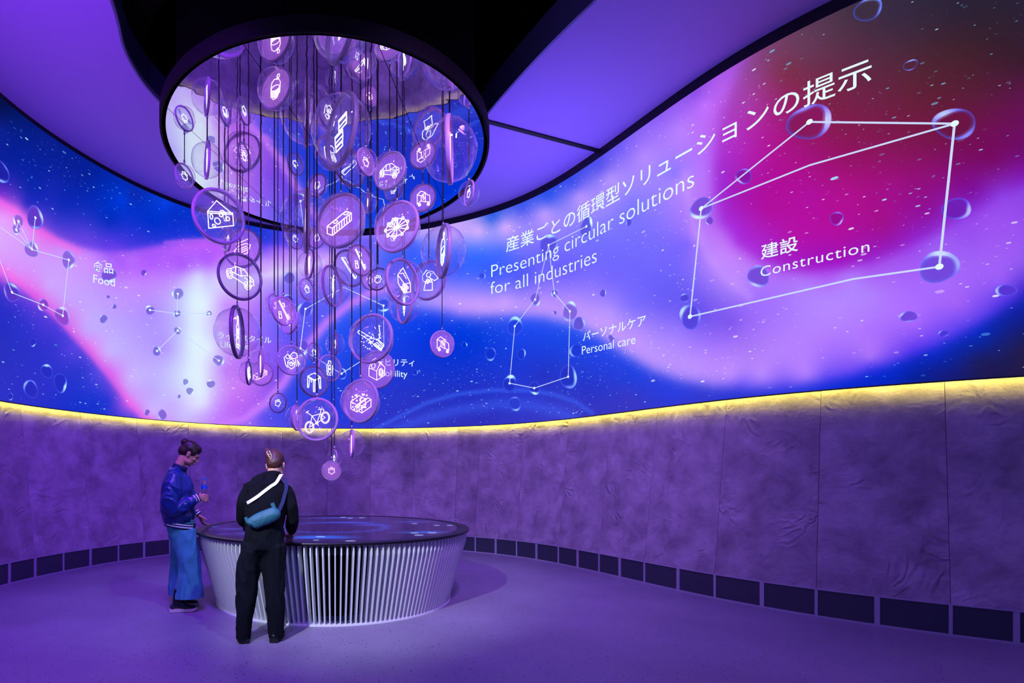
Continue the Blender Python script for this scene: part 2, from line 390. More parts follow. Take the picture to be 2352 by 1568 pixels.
# walls: one plastered panel between each pair of joints
walls = {}
for nm in ('wall_left', 'wall_back', 'wall_right', 'wall_front'):
    walls[nm] = tag(empty(nm), kind='structure')
skirt = tag(empty('baseboard_curved'), kind='structure')
ZB = 0.275
def wall_of(s):
    x, y = cur(s); 
    if y < 2.5 and x < 8.7 and (y < 0.5): return walls['wall_front']
    if x < -3.3: return walls['wall_left']
    if x > 2.4: return walls['wall_right']
    return walls['wall_back']
def panel(s0, s1, nu=8, nv=5):
    V = []; Fc = []; g = 0.0018
    u = np.linspace(s0 + g, s1 - g, nu + 1)
    for j in range(nv + 1):
        t = j / nv
        x, y = cur(u, OW * t); z = ZB + (zT(x) + 0.05 - ZB) * t
        V += list(zip(x, y, z))
    m = (nu + 1)
    for j in range(nv):
        for i in range(nu): Fc.append((j*m+i, j*m+i+1, (j+1)*m+i+1, (j+1)*m+i))
    # returns at the joints give the panel its depth
    nb = len(V)
    for j in range(nv + 1):
        for e in (0, nu):
            x, y = cur(u[e], OW * j / nv + 0.014); V.append((float(x), float(y), V[j*m+e][2])); V.append(V[j*m+e])
    for j in range(nv):
        a0, b0 = nb + 4*j, nb + 4*(j+1); Fc.append((a0+1, b0+1, b0, a0)); Fc.append((a0+3, a0+2, b0+2, b0+3))
    x, y = cur((s0 + s1) / 2)
    return mk('wall_panel', V, Fc, M['plaster'], wall_of((s0 + s1) / 2), True, origin=(float(x), float(y), 1.0))
allj = joints + hid + [joints[0] + LEN]
for i in range(len(allj) - 1): panel(allj[i], allj[i + 1])
# skirting: dark recess, rails, posts and perforated sheets
allp = list(post_s)
n_h = int((LEN - (post_s[-1] - post_s[0])) / 0.46); allp += list(np.linspace(post_s[-1], post_s[0] + LEN, n_h + 1)[1:])
def strip(name, s0, s1, o0, o1, z0, z1, mat, parent, n, uv=False):
    u = np.linspace(s0, s1, n + 1); x0, y0 = cur(u, o0); x1, y1 = cur(u, o1)
    V = list(zip(x0, y0, np.full(n + 1, z0))) + list(zip(x1, y1, np.full(n + 1, z1)))
    Fc = [(i, i + 1, n + 2 + i, n + 1 + i) for i in range(n)]
    o = mk(name, V, Fc, mat, parent)
    if uv:
        l = o.data.uv_layers.new(name='UVMap'); 
        for p in o.data.polygons:
            for li in p.loop_indices:
                vi = o.data.loops[li].vertex_index; l.data[li].uv = ((u[vi % (n + 1)] - s0), z0 if vi <= n else z1)
    return o
def curved_box(name, s0, s1, o0, o1, z0, z1, mat, parent, n):
    u = np.linspace(s0, s1, n + 1); V = []
    for (o_, z_) in ((o0, z0), (o1, z0), (o1, z1), (o0, z1)):
        x, y = cur(u, o_); zz = z_(x) if callable(z_) else np.full(n + 1, z_); V += list(zip(x, y, zz))
    m = n + 1; Fc = []
    for q in range(4):
        a0, a1 = q * m, ((q + 1) % 4) * m
        for i in range(n): Fc.append((a0 + i, a1 + i, a1 + i + 1, a0 + i + 1))
    Fc += [(0, m, 2*m, 3*m), (n, 3*m+n, 2*m+n, m+n)]
    return mk(name, V, Fc, mat, parent)
M['shadowgap'] = pmat('recess_black', '#050507', 0.9, spec=0.1)
curved_box('recess_back', 0, LEN, 0.012, 0.02, 0.0, ZB + 0.02, M['shadowgap'], skirt, 300)
curved_box('top_rail', 0, LEN, -0.004, 0.006, ZB - 0.012, ZB, M['post'], skirt, 300)
curved_box('bottom_rail', 0, LEN, -0.004, 0.006, 0.0, 0.014, M['post'], skirt, 300)
for i, s in enumerate(allp):
    w = 0.024 if i % 2 == 0 else 0.038
    curved_box('post', s - w / 2, s + w / 2, -0.002, 0.008, 0.012, ZB - 0.01, M['post'], skirt, 1)
for i in range(len(allp) - 1):
    strip('perforated_sheet', allp[i] + .01, allp[i + 1] - .01, 0.006, 0.006, 0.012, ZB - 0.01, M['perf'], skirt, 3, uv=True)

# ------------------------------------------------------------------ the curved projection screen
screen = empty('curved_screen', (0, 0, 0))
tag(screen, 'huge curved wraparound screen glowing blue, lavender and magenta with stars above the plaster wall', 'screen')
SMP = '''60 530 e098ff;140 575 d090ff;100 600 cf9cff;40 600 d898ff;180 620 cc98ff;150 690 c8a0ff;110 660 d0a0ff;200 760 c4a4ff;250 810 c8b0ff;300 870 cbb0ff;350 945 d0b0ff;230 600 bc80ff;300 595 b468fc;390 578 b05cfc;470 575 b45cff;520 580 b860ff;30 560 dca0ff;180 660 c8a0ff;400 660 c4a4ff;400 740 bcb0ff
0 240 06104a;0 300 0c1f90;100 330 0b1e90;200 400 081f9a;300 450 0a2ab4;400 490 052fc8;0 380 1220a0;120 430 1626b0;0 445 7030d0
0 461 e060f0;36 486 f070f0;82 522 f070f0;118 547 e070f0;0 500 e8a0ff;50 560 d8a0ff;0 560 dca8ff;60 470 3a30c8;130 510 4038d0;200 540 5a40e0;260 560 5a3ae8;330 545 2a34d8;420 535 1a34d8;500 535 1034d8;600 540 2038d8
60 430 1528b0;150 470 1028b8;250 510 0a2cc0;350 510 0030cc;286 455 0038d8;380 465 083ee0;500 500 0030c8;420 556 c060f8;470 553 d060f8;330 575 a858f8;250 585 a860f8
280 610 b060fc;350 605 b05cff;330 622 b868ff;420 612 b060fc;480 602 b464ff;430 590 b060ff;350 640 c080ff;300 650 c488ff;200 600 cf90ff;150 650 cfa0ff;250 720 bfa0ff;200 730 c8a8ff;300 780 bca4ff;350 720 b090ff;380 800 b498ff;330 850 c4b0ff;350 900 c0a8ff;400 930 c8b0ff;420 960 c8b8ff
440 680 cfe0ff;470 700 e0eeff;450 780 d8ecff;480 800 e0eaff;440 860 dcecff;470 900 d8d8ff;440 930 d8d0ff;480 650 cfc8ff;500 640 d8c8ff;520 700 c890ff;525 760 c088ff;520 850 c080f8;530 930 c070f8;500 960 c080ff;430 640 c8b0ff
30 640 f070f0;0 615 f070f8;80 680 f060e8;140 735 e060e8;200 800 f070f0;250 860 e060f0;300 925 e060f0;340 970 e060f0
0 660 5036d0;0 690 3030c8;60 740 3434d0;130 790 3836d4;190 850 3038d0;250 920 2c36d4;300 965 4040dc;0 800 2a30c0;0 900 3032c8;100 900 2e30cc;40 690 5038d8;100 745 4a38d8;160 805 5040e0;215 860 4844e0
560 620 c088ff;560 580 b060ff;520 560 b860ff;600 600 c090ff;640 590 b880ff;560 640 d0c0ff;640 628 d8c0ff;700 614 d8b8ff;760 592 d0a0ff;600 570 7048f0;650 560 5040f0;700 560 6048f0;700 580 b080f8;760 565 8060f8
570 700 c080ff;620 680 a078ff;620 750 8068ff;570 800 b070f8;600 830 9860f8;560 880 c878f8;600 880 a060f0;660 650 8a78ff;720 650 9a78f8;680 700 7060ff;660 760 6058f8;640 800 8058f8;620 850 8850f0
680 850 3048e8;700 900 2840e0;650 930 4048e8;600 960 6050f0;580 970 9060f8;740 950 2a3ee0;760 800 2a50f0;800 850 2040e0;800 950 2838d8;740 700 6060f8;780 650 8070ff;820 620 7a70ff;850 700 3858f0;830 760 1848f0
870 560 7a78ff;900 590 4060f8;950 560 5068ff;960 610 3a60ff;1000 600 3060ff;930 640 6a60ff;1000 650 8070ff;1050 620 3a60ff;880 540 9a88ff;960 535 b8a0ff;1040 540 c8a8ff;1100 530 d0acff;1160 520 cfa8ff;1250 490 b898ff;1330 450 b090ff;1400 410 b090ff;1480 360 b488ff;1560 300 b880ff;1620 240 c070ff;1660 200 b860f0
1060 570 5878ff;1100 580 4070ff;1150 575 5070ff;1250 560 7c70ff;1350 530 7c78ff;1450 470 8078ff;1550 400 9078ff;1130 500 3060e8;1200 480 4a5cf0;1260 455 3858f0;1320 425 5058f0;1380 385 6058f0;1430 340 7860f8;1520 270 9060f8;1600 215 9050e8
940 690 9088ff;1000 680 b090ff;1050 690 c098ff;1100 690 c098ff;1160 690 c49cff;1250 690 b890ff;1320 700 b890ff;1400 720 b894ff;1470 770 b890ff;1530 810 b890ff;1600 840 bc90ff;1680 860 bc8cff
1130 640 4a60ff;1200 640 5a5cf8;1300 620 6c60ff;1400 640 7868ff;1450 700 8070ff;1350 660 9078ff;1500 600 7468ff;1520 700 7060f8;1560 650 6c60f8;1600 720 6850f0;1680 740 8058f0;1560 760 9878ff;1640 800 a878ff;1580 560 8468ff
1000 740 0c3ce8;950 720 1a48f0;1060 740 1444e8;1100 760 0a3ee0;1200 760 1c48f0;1300 780 1c48e8;1400 820 2444e8;1460 860 2040e0;1550 900 2a3ce0;1100 850 1a34d0;1000 850 1434d0;900 850 2038d8;1250 860 2434c8;1000 930 2a32c0;900 930 2a34c8;1100 930 2830c0;1200 900 2a38d0;1350 900 2a34c8;1300 940 3a3cc8;1450 915 3838c8;1600 915 3038d0;1700 905 2434d0;1060 716 7068f8
1750 860 b888ff;1850 860 b480ff;1800 800 b480ff;1900 780 b078ff;2000 760 ac70ff;2000 820 a870f8;2100 740 a868ff;2200 700 a060f8;2300 640 9a5cf8;2352 600 9058f0;2100 660 a868ff;2250 600 a060f8;2000 680 b080ff;1900 700 b488ff;1800 720 a878ff;1750 680 a470ff;1850 660 b080ff;1950 640 b080ff;2050 640 a868f8;2150 590 a068f8;2352 520 9850f0;1700 760 9868f8;1720 800 a878f8
1700 885 8060ff;1800 883 7a58f8;1900 866 7450f8;2000 843 6844f4;2100 805 6038f0;2200 760 6040f0;2300 700 5a38e8;2352 660 5030d8;1850 893 1830d8;1950 880 0828d0;2050 855 0428c8;2150 815 0828c0;2250 770 0828b8;2352 710 1020a0;2150 850 101e90;2250 830 1c1c60;2352 800 221c50;2300 850 1e1a50;2352 760 181c70;2100 870 0a2098
1560 420 b488ff;1600 540 b880ff;1640 600 c088ff;1690 650 b888ff;1610 400 b878ff;1630 330 b868f8;1660 260 b858e8;1660 420 a028d0;1680 330 b030c8;1720 240 a83aa8;1700 170 9848a8;1690 520 a828d8;1650 500 b060f0;1740 580 a82ad8;1700 450 a818b0;1760 480 b010a0;1780 400 b01098;1760 320 b01a98;1800 240 9a2070;1800 170 803050;1850 120 6a3858;1900 70 583650;1960 20 423044;2050 40 3a2a44;2200 30 2e2238;2352 20 2c2036;2050 120 4e2a40;2200 120 44222e;2352 140 3a1c30;1950 180 6a2648;1900 260 82204c;2000 250 74204a;2100 230 66203a;2250 220 5a1c3c;2352 230 601450;1850 340 a01478;1950 350 901460;2050 340 851658;2150 330 781450;2280 300 701058;2352 300 6a1060;1850 450 b010a0;1950 450 b01090;2050 430 a01088;2150 400 8c1078;2280 370 780c68;2352 350 700c70
1830 540 b412a8;1930 540 b010a0;2030 520 a01090;2130 480 901098;2230 440 8010a0;2352 400 8018b0;1800 600 a020c8;1900 600 a010c0;2000 585 9818c0;2100 545 9020c8;2200 500 8830d8;2300 450 8838e0;1800 635 b070f8;1900 632 b060f8;2000 615 a858f0;2100 580 a050f0;2220 540 9850f0;2352 470 9048e8'''
sp = [e.split() for ln in SMP.split('\n') for e in ln.split(';')]
PX = np.array([[float(e[0]), float(e[1])] for e in sp]); PC = np.array([[int(e[2][i:i+2], 16) / 255 for i in (0, 2, 4)] for e in sp])
POLY = [  # soft-edged colour areas of the projected picture
 ([(-80,395),(0,455),(40,490),(90,525),(130,548),(180,568),(240,578),(300,575),(360,563),(420,553),(470,550),(520,552),(570,558),(610,562),(680,568),(760,560),(830,548),(862,545),(862,600),(852,672),(800,700),(750,740),(700,800),(650,880),(610,925),(560,960),(500,985),(480,1040),(380,1040),(345,985),(300,925),(250,862),(200,803),(140,737),(82,682),(40,645),(0,612),(-80,550)], 9),
 ([(1760,-60),(1745,80),(1700,150),(1672,230),(1650,300),(1638,380),(1640,450),(1655,510),(1690,565),(1740,600),(1800,620),(1860,625),(1930,618),(2000,602),(2060,580),(2120,552),(2200,510),(2300,455),(2460,380),(2460,-60)], 17),
 ([(862,690),(950,705),(1040,712),(1100,722),(1180,722),(1250,728),(1320,745),(1380,775),(1440,815),(1500,850),(1560,872),(1640,888),(1720,893),(1800,890),(1880,878),(1960,862),(2040,838),(2120,808),(2200,772),(2280,725),(2352,680),(2460,600),(2460,1040),(500,1040),(560,975),(612,935),(655,885),(705,805),(755,745),(805,705)], 17)]
def sdist(P, x, y):
    P = np.array(P, float); Q = np.roll(P, -1, 0); d = np.full(len(x), 1e9); ins = np.zeros(len(x), bool)
    for (x0, y0), (x1, y1) in zip(P, Q):
        L2 = (x1-x0)**2+(y1-y0)**2; t = np.clip(((x-x0)*(x1-x0)+(y-y0)*(y1-y0))/L2, 0, 1)
        d = np.minimum(d, np.hypot(x-x0-t*(x1-x0), y-y0-t*(y1-y0)))
        if y1 != y0: ins ^= ((y0 > y) != (y1 > y)) & (x < (x1-x0)*(y-y0)/(y1-y0)+x0)
    return np.where(ins, d, -d)
def fit_rbf(PX, PC):
    Nn = len(PX); K = np.sqrt(((PX[:, None] - PX[None]) ** 2).sum(-1) + 36); A = np.zeros((Nn + 1, Nn + 1))
    A[:Nn, :Nn] = K - np.eye(Nn) * 1.0; A[:Nn, Nn] = 1; A[Nn, :Nn] = 1
    return PX, np.linalg.solve(A, np.vstack([PC, np.zeros((1, 3))]))
own = np.zeros(len(PX), int)
for k_, (P_, w_) in enumerate(POLY): own[sdist(P_, PX[:, 0], PX[:, 1]) > 0] = k_ + 1
RB = [fit_rbf(PX[own == k_], PC[own == k_]) for k_ in range(4)]
def ev(rb, x, y):
    P_, W_ = rb; Kk = np.sqrt((x[:, None] - P_[:, 0]) ** 2 + (y[:, None] - P_[:, 1]) ** 2 + 36); return np.clip(Kk @ W_[:-1] + W_[-1], 0, 1)
strokes = [([(500,978),(560,962),(610,925),(650,880),(700,800),(750,740),(800,700),(850,672),(900,655)], (.82,.50,1), 11, .75),
           ([(862,985),(920,955),(980,925),(1050,905),(1130,896),(1210,896),(1270,905),(1320,922),(1360,948)], (.25,.42,1), 5, .55),
           ([(900,990),(980,960),(1060,940),(1140,928),(1220,930),(1280,945),(1320,960)], (.25,.40,1), 14, .42),
           ([(540,645),(600,634),(660,622),(700,613),(740,603)], (.86,.82,1), 7, .6),
           ([(0,465),(40,490),(90,527),(130,553),(180,575)], (1,.42,.92), 9, .5),
           ([(0,612),(40,645),(80,682),(140,737),(200,803),(250,862),(300,925),(345,975)], (.98,.42,.92), 8, .5),
           ([(380,557),(430,553),(480,551),(520,553),(560,556)], (.84,.40,1), 5, .5),
           ([(1575,400),(1580,450),(1595,520),(1625,585),(1670,640),(1720,680)], (.78,.58,1), 12, .45),
           ([(455,640),(450,700),(448,780),(455,850),(462,920)], (.90,.97,1), 20, .5)]
def field(px, py):
    px = np.clip(np.asarray(px, float), -60, 2420); py = np.clip(np.asarray(py, float), 0, 990)
    out = np.zeros(px.shape + (3,)); fl_ = px.ravel(); fy_ = py.ravel(); res = np.zeros((len(fl_), 3))
    for i in range(0, len(fl_), 4000):
        a_ = fl_[i:i+4000]; b_2 = fy_[i:i+4000]
        r0 = ev(RB[0], a_, b_2)
        for k_, (P_, w_) in enumerate(POLY):
            mk_ = (1 / (1 + np.exp(-np.clip(sdist(P_, a_, b_2) / w_ * 2.2, -30, 30))))[:, None]
            r0 = r0 * (1 - mk_) + ev(RB[k_ + 1], a_, b_2) * mk_
        res[i:i+4000] = r0
    for (P, c, w, al) in strokes:
        d = np.full(len(fl_), 1e9)
        for (x0, y0), (x1, y1) in zip(P[:-1], P[1:]):
            L2 = (x1-x0)**2+(y1-y0)**2; t = np.clip(((fl_-x0)*(x1-x0)+(fy_-y0)*(y1-y0))/L2, 0, 1)
            d = np.minimum(d, np.hypot(fl_-x0-t*(x1-x0), fy_-y0-t*(y1-y0)))
        k_ = (al * np.exp(-(d / w) ** 2))[:, None]; res = res * (1 - k_) + np.array(c) * k_
    res = np.clip(res, 0, 1)
    return res.reshape(out.shape)
def tolin(c): return np.where(c <= 0.04045, c / 12.92, ((c + 0.055) / 1.055) ** 2.4)
def rgba(c): c = tolin(np.asarray(c)); return np.concatenate([c, np.ones(c.shape[:-1] + (1,))], -1)
# display surface
nz = 120
su = np.concatenate([np.linspace(VS0, VS1, 520), np.linspace(VS1, VS0 + LEN, 120)[1:-1]])
X, Y = cur(su, OS); NU = len(su)
zz = zT(X)[:, None] + (zS(X) - zT(X))[:, None] * np.linspace(0, 1, nz)[None]
sm = su.copy(); hidm = sm > VS1; span = VS1 - VS0
sm[hidm] = VS1 - np.abs(((sm[hidm] - VS1) + 0) * (span / (LEN - span)) * 1.0)    # the loop's hidden side runs the content back
sm = np.clip(sm, VS0, VS1)
qx, qy = s2p(sm[:, None] + 0 * zz, zz)
colr = rgba(field(qx, qy))
V = np.stack([X[:, None] + 0 * zz, Y[:, None] + 0 * zz, zz], -1).reshape(-1, 3)
ii, jj = np.meshgrid(np.arange(NU), np.arange(nz - 1), indexing='ij'); i2 = (ii + 1) % NU
Fc = np.stack([ii * nz + jj, i2 * nz + jj, i2 * nz + jj + 1, ii * nz + jj + 1], -1).reshape(-1, 4)
mk('display_surface', V, Fc, M['display'], screen, True, cols=colr.reshape(-1, 4))
# soffit, led, top band
curved_box('lower_edge', 0, LEN, OS - 0.004, OS + 0.004, lambda x: zT(x) - 0.010, lambda x: zT(x) + 0.002, M['rim'], screen, 300)
curved_box('soffit', 0, LEN, OS + 0.004, OW - 0.054, lambda x: zT(x) - 0.004, lambda x: zT(x) + 0.004, M['soffit'], screen, 300)
curved_box('led_channel', 0, LEN, OW - 0.078, OW + 0.012, lambda x: zT(x) + 0.052, lambda x: zT(x) + 0.058, M['rim'], screen, 300)
curved_box('channel_side', 0, LEN, OW - 0.078, OW - 0.072, lambda x: zT(x) - 0.004, lambda x: zT(x) + 0.056, M['rim'], screen, 300)
curved_box('led_strip', 0, LEN, OW - 0.065, OW - 0.055, lambda x: zT(x) + 0.045, lambda x: zT(x) + 0.049, M['led'], screen, 300)
curved_box('top_band', 0, LEN, OS + 0.002, OS + 0.02, lambda x: zS(x) - 0.002, lambda x: zC(x), M['band'], screen, 300)
# writing
def text_mesh(txt, bold=0.0, res=4, space=1.0):
    cu = bpy.data.curves.new('t', 'FONT'); cu.body = txt; cu.resolution_u = res; cu.offset = bold; cu.space_character = space
    ob = bpy.data.objects.new('t', cu); COL.objects.link(ob)
    dg = bpy.context.evaluated_depsgraph_get(); me = bpy.data.meshes.new_from_object(ob.evaluated_get(dg))
    V = np.array([v.co[:] for v in me.vertices]).reshape(-1, 3); Fc = [tuple(p.vertices) for p in me.polygons]
    bpy.data.objects.remove(ob); bpy.data.curves.remove(cu); bpy.data.meshes.remove(me)
    return V, Fc
def write(txt, a, b, bold=0.0, lift=0.012, squeeze=1.0, space=1.0, stretch=1.0):
    """a, b: photo points of the lower left and lower right ends of the line"""
    V, Fc = text_mesh(txt, bold, space=space)
    x0, x1 = V[:, 0].min(), V[:, 0].max()
    sa, za = p2s(*a); sb, zb = p2s(*b)
    u = (V[:, 0] - x0) / (x1 - x0); s = sa + (sb - sa) * u; k_ = (sb - sa) / (x1 - x0) * stretch
    z = za + (zb - za) * u + V[:, 1] * k_
    P = on_screen(s, z, lift)
    o = mk('lettering', P, Fc, M['letter'], screen)
    return o
write('産業ごとの循環型ソリューションの提示', (1163, 577), (2002, 186), bold=0.004)
write('Presenting circular solutions', (1129, 637), (1596, 428), bold=-0.010)
write('for all industries', (1127, 676), (1372, 602), bold=-0.010)
write('食品', (212, 621), (259, 627), bold=0.009)
write('Food', (213, 649), (263, 658), bold=0.0)
write('ライフスタイル', (500, 776), (623, 788), bold=0.007)
write('Lifestyle', (506, 797), (571, 802), bold=0.0)
write('モビリティ', (866, 838), (952, 840), bold=0.008)
write('Mobility', (870, 863), (936, 866), bold=0.002)
write('パーソナルケア', (1340, 783), (1485, 745), bold=0.008)
write('Personal care', (1338, 814), (1461, 789), bold=-0.004)
write('建設', (1749, 594), (1834, 573), bold=0.009)
write('Construction', (1748, 637), (1997, 578), bold=-0.003, space=1.08)
# links and drops of the projected drawing
def ribbon(P, w):
    P = np.array(P, float); out = []
    for (p, q) in zip(P[:-1], P[1:]):
        m = max(2, int(np.hypot(*(q - p)) / 14)); t = np.linspace(0, 1, m + 1)[:, None]; out.append((p + (q - p) * t))
    return out
def links(segs, w, col=(.80,.86,1), name='link_lines', parent=screen):
    V = []; Fc = []; C = []
    for sgm in segs:
        for L_ in ribbon(sgm, w):
            s, z = p2s(L_[:, 0], L_[:, 1]); ds = np.gradient(s); dz = np.gradient(z); n_ = np.hypot(ds, dz); a1 = -dz / n_ * w / 2; a2 = ds / n_ * w / 2
            Pq = np.concatenate([on_screen(s + a1, z + a2, 0.008), on_screen(s - a1, z - a2, 0.008)]); k0 = len(V); m = len(s)
            V += Pq.tolist(); Fc += [(k0 + i, k0 + i + 1, k0 + m + i + 1, k0 + m + i) for i in range(m - 1)]
            C += [col] * (2 * m)
    mk(name, V, Fc, M['print'], parent, cols=rgba(np.array(C)))
def node_dot(x, y, r):
    s, z = p2s(x, y); a_ = np.linspace(0, 2 * PI, 12, endpoint=False)
    P = on_screen(s + r * np.cos(a_), z + r * np.sin(a_), 0.010)
    return P
def drop(x, y, rx, ry, seed, bright=1.0, fill=0.45, rot=0.0):
    n_ = 40; a_ = np.linspace(0, 2 * PI, n_, endpoint=False); rs = np.random.RandomState(seed)
    w = 1 + .06 * np.cos(2 * a_ + rs.rand() * 6) + .045 * np.cos(3 * a_ + rs.rand() * 6)
    ca, sa = math.cos(rot), math.sin(rot)
    def pos(k_):
        ux, uy = rx * w * k_ * np.cos(a_), ry * w * k_ * np.sin(a_); return x + ux * ca - uy * sa, y + ux * sa + uy * ca
    bg = field(np.array([x]), np.array([y]))[0]
    ph1, ph2 = rs.rand() * 6.28, rs.rand() * 6.28
    cres = np.clip(np.cos(a_ - ph1), 0, 1) ** 3 * .22 + np.clip(np.cos(a_ - ph2), 0, 1) ** 5 * .12
    inner = 1 - 0.035 - cres * bright
    lum = float(bg.mean()); fk = np.clip((lum - .25) * 2.2, 0, 1) * fill * 1.35; fillc = bg * (1 - fk) + bg * np.array([.50, .46, .80]) * fk
    rimc = np.clip(np.array([.30, .36, 1.0])[None] * .55 + bg[None] * .35 + (np.array([.50, .66, .85])[None]) * (0.04 + cres[:, None] * 3.6) * bright, 0, 1)
    rings = [(np.zeros(n_) + .001, np.tile(fillc, (n_, 1))), (inner - .16, np.tile(fillc, (n_, 1))), (inner - .02, fillc * .55 + rimc * .45), (inner + .02, rimc), (np.ones(n_) * 1.0, rimc), (np.ones(n_) * 1.07, np.tile(bg, (n_, 1)))]
    V = []; C = []
    for k_, c_ in rings:
        xx, yy = pos(k_); s, z = p2s(xx, yy); V += on_screen(s, z, 0.005).tolist(); C += np.clip(c_, 0, 1).tolist()
    Fc = [(r_ * n_ + i, r_ * n_ + (i + 1) % n_, (r_ + 1) * n_ + (i + 1) % n_, (r_ + 1) * n_ + i) for r_ in range(len(rings) - 1) for i in range(n_)]
    mk('drop_mark', V, Fc, M['print'], screen, cols=rgba(np.array(C)))
cons = [  # nodes (x, y, rx, ry, rot), links
 ([(80,500,18,25,-.3),(41,508,11,14,-.3),(36,528,8,11,-.3),(72,572,14,19,-.3),(157,597,14,20,-.3),(143,725,15,22,-.3),(98,700,11,14,-.3),(26,671,16,23,-.3)],
  [[(-60,480),(72,573)],[(41,508),(36,528),(72,573)],[(41,508),(72,573)],[(80,500),(72,573)],[(72,573),(157,597),(143,725),(98,700),(26,672),(-30,520)]], .011),
 ([(408,675,12,13,0),(344,712,10,10,0),(406,720,8,8,0),(480,720,6,6,0),(408,759,8,8,0),(360,806,9,10,0),(502,828,12,12,0)],
  [[(344,712),(406,720),(480,720)],[(408,675),(406,720)],[(360,806),(408,759),(502,828)]], .012),
 ([(701.7,709.5,17,17,0),(690,800,18,18,0),(784.5,858,12,12,0),(881,702,14,14,0)],
  [[(701,710),(690,800),(784,858),(882,796),(881,702),(790,660),(701,710)]], .014),
 ([(1348,520,13,22,.3),(1261,563,18,27,.2),(1274,673,7,9,0),(1310,715,16,21,.2),(1306,865,18,28,0),(1228,891,12,15,0),(1171,880,15,18,0),(1183,749,18,20,0),(1230,688,11,14,0)],
  [[(1348,520),(1261,563),(1274,673),(1310,715),(1306,865),(1228,891),(1171,880),(1183,749),(1230,688),(1261,563)]], .012),
 ([(1859.6,280.7,50,38,-.5),(2192,285,50,33,-.1),(2157,613,45,34,-.1),(1586,727,23,27,.2),(1611.6,479,27,22,-.5)],
  [[(1859.6,280.7),(2192,285),(2157,613),(1960,641),(1586,727),(1611.6,479),(1859.6,280.7)],[(1611.6,479),(1860,380),(2192,285)]], .017)]
sd_ = 0
for nodes, sg, w in cons:
    for (x, y, rx, ry, ro) in nodes:
        sd_ += 1; drop(x, y, rx, ry, sd_, 1.0, .45, ro)
    links(sg, w)
    for (x, y, *_r) in nodes:
        mk('node_dot', node_dot(x, y, w * 1.35 + .004), [tuple(range(12))], M['letter'], screen)
for i, d in enumerate([(1709,405,19,16,-.4),(2197,480,35,22,-.1),(1742,635,25,23,0),(1922,502,16,14,-.3),(2091,150,17,11,-.4),(1994,22,33,25,-.5),(2310,667,23,13,0),(2086,727,20,12,0),(2167,766,12,7,0),(1573,684,10,9,0),(1630,507,8,9,0),(1445,510,6,9,.2),(1386,673,7,8,0),(1405,777,7,8,0),(1330,743,13,15,.2),(1323,805,13,15,0),(1198,813,10,12,0),(1127,813,12,14,0),(1108,633,7,7,0),(1183,927,13,16,0),(663,638,14,12,0),(250,633,16,15,0),(222,617,5,5,0),(248,682,4,4,0),(262,704,5,5,0),(237,732,9,9,0),(330,626,6,7,0),(426,877,6,7,0),(436,898,8,8,0),(411,910,4,4,0),(337,947,6,7,0),(372,952,10,11,0),(107,852,13,16,-.3),(138,879,15,21,-.2),(70,893,15,21,-.2),(23,910,6,8,0),(75,786,7,10,0),(484,881,9,9,0),(2,395,16,26,-.3),(1067,793,7,7,0),(953,855,7,6,0),(926,956,4,4,0),(660,690,15,14,0),(1275,718,4,4,0)]):
    drop(d[0], d[1], d[2], d[3], 100 + i, .8, .5, d[4])
# stars
NS = 5200
s_ = rng.uniform(VS0, VS1, NS * 2); X_, _y = cur(s_, OS); z_ = zT(X_) + .05 + rng.rand(NS * 2) * (zS(X_) - zT(X_) - .1)
cl = np.array([noise.noise(Vector((a1 * .9, b1 * .9, 3.1))) for a1, b1 in zip(s_, z_)]); keep = rng.rand(NS * 2) < (.5 + cl * .9); s_, z_ = s_[keep][:NS], z_[keep][:NS]
m = len(s_); r_ = np.clip(rng.exponential(.0024, m) + .0030, 0, .018); br = np.clip(rng.rand(m) ** 1.6 + (r_ - .008) * 30, .12, 1)
ppx, ppy = s2p(s_, z_); bgc = field(ppx, ppy)
V = np.zeros((m, 6, 3)); C = np.zeros((m, 6, 3)); an = np.linspace(0, 2 * PI, 6, endpoint=False)
tint = np.where((bgc.mean(-1) < .42)[:, None], np.array([.45, .85, 1.0]), np.array([.93, .85, 1.0])); tint = tint * .5 + .5 * np.where(br[:, None] > .7, np.array([.85, .97, 1.0]), tint)
cc = bgc * (1 - br[:, None] * .9) + tint * br[:, None] * .9
for k_ in range(6):
    V[:, k_] = on_screen(s_ + np.cos(an[k_]) * r_ * 1.9, z_ + np.sin(an[k_]) * r_ * .85, .004); C[:, k_] = cc
Fc = (np.arange(m)[:, None] * 6 + np.arange(6)[None])
tag(mk('star_dots', V.reshape(-1, 3), Fc, M['print'], screen, cols=rgba(np.clip(C, 0, 1)).reshape(-1, 4)), kind='stuff')
#@@STRUCT_END
# ------------------------------------------------------------------ round mirror canopy
DX, DY, DR, DZ = -0.619, 6.523, 1.895, 5.241
can = empty('mirror_canopy', (DX, DY, DZ))
tag(can, 'round mirrored canopy with a black rim hanging under the ceiling opening above the table', 'canopy')
mb = MB(); mb.lathe([(DR + .012, -.02), (DR + .035, -.02), (DR + .035, .13), (DR - .03, .13), (DR - .03, .0), (DR + .012, .0)], 128, closed=True)
mb.build('rim', M['black'], can, False)
mb = MB(); mb.lathe([(DR, .02), (DR, .03), (1.70, .04), (1.70, 3.2), (.01, 3.2)], 96); mb.build('hanging_drum', M['void'], can, False)
mb = MB(); mb.lathe([(1.735, .14), (1.76, .14), (1.76, 3.15), (1.735, 3.15)], 96, closed=True); mb.build('drum_drape', M['void'], can, False)
dv = Vector((.33, 1, 0)).normalized(); pv = Vector((dv.y, -dv.x, 0))
cuts = [-DR, -1.24, -0.02, 1.13, DR]
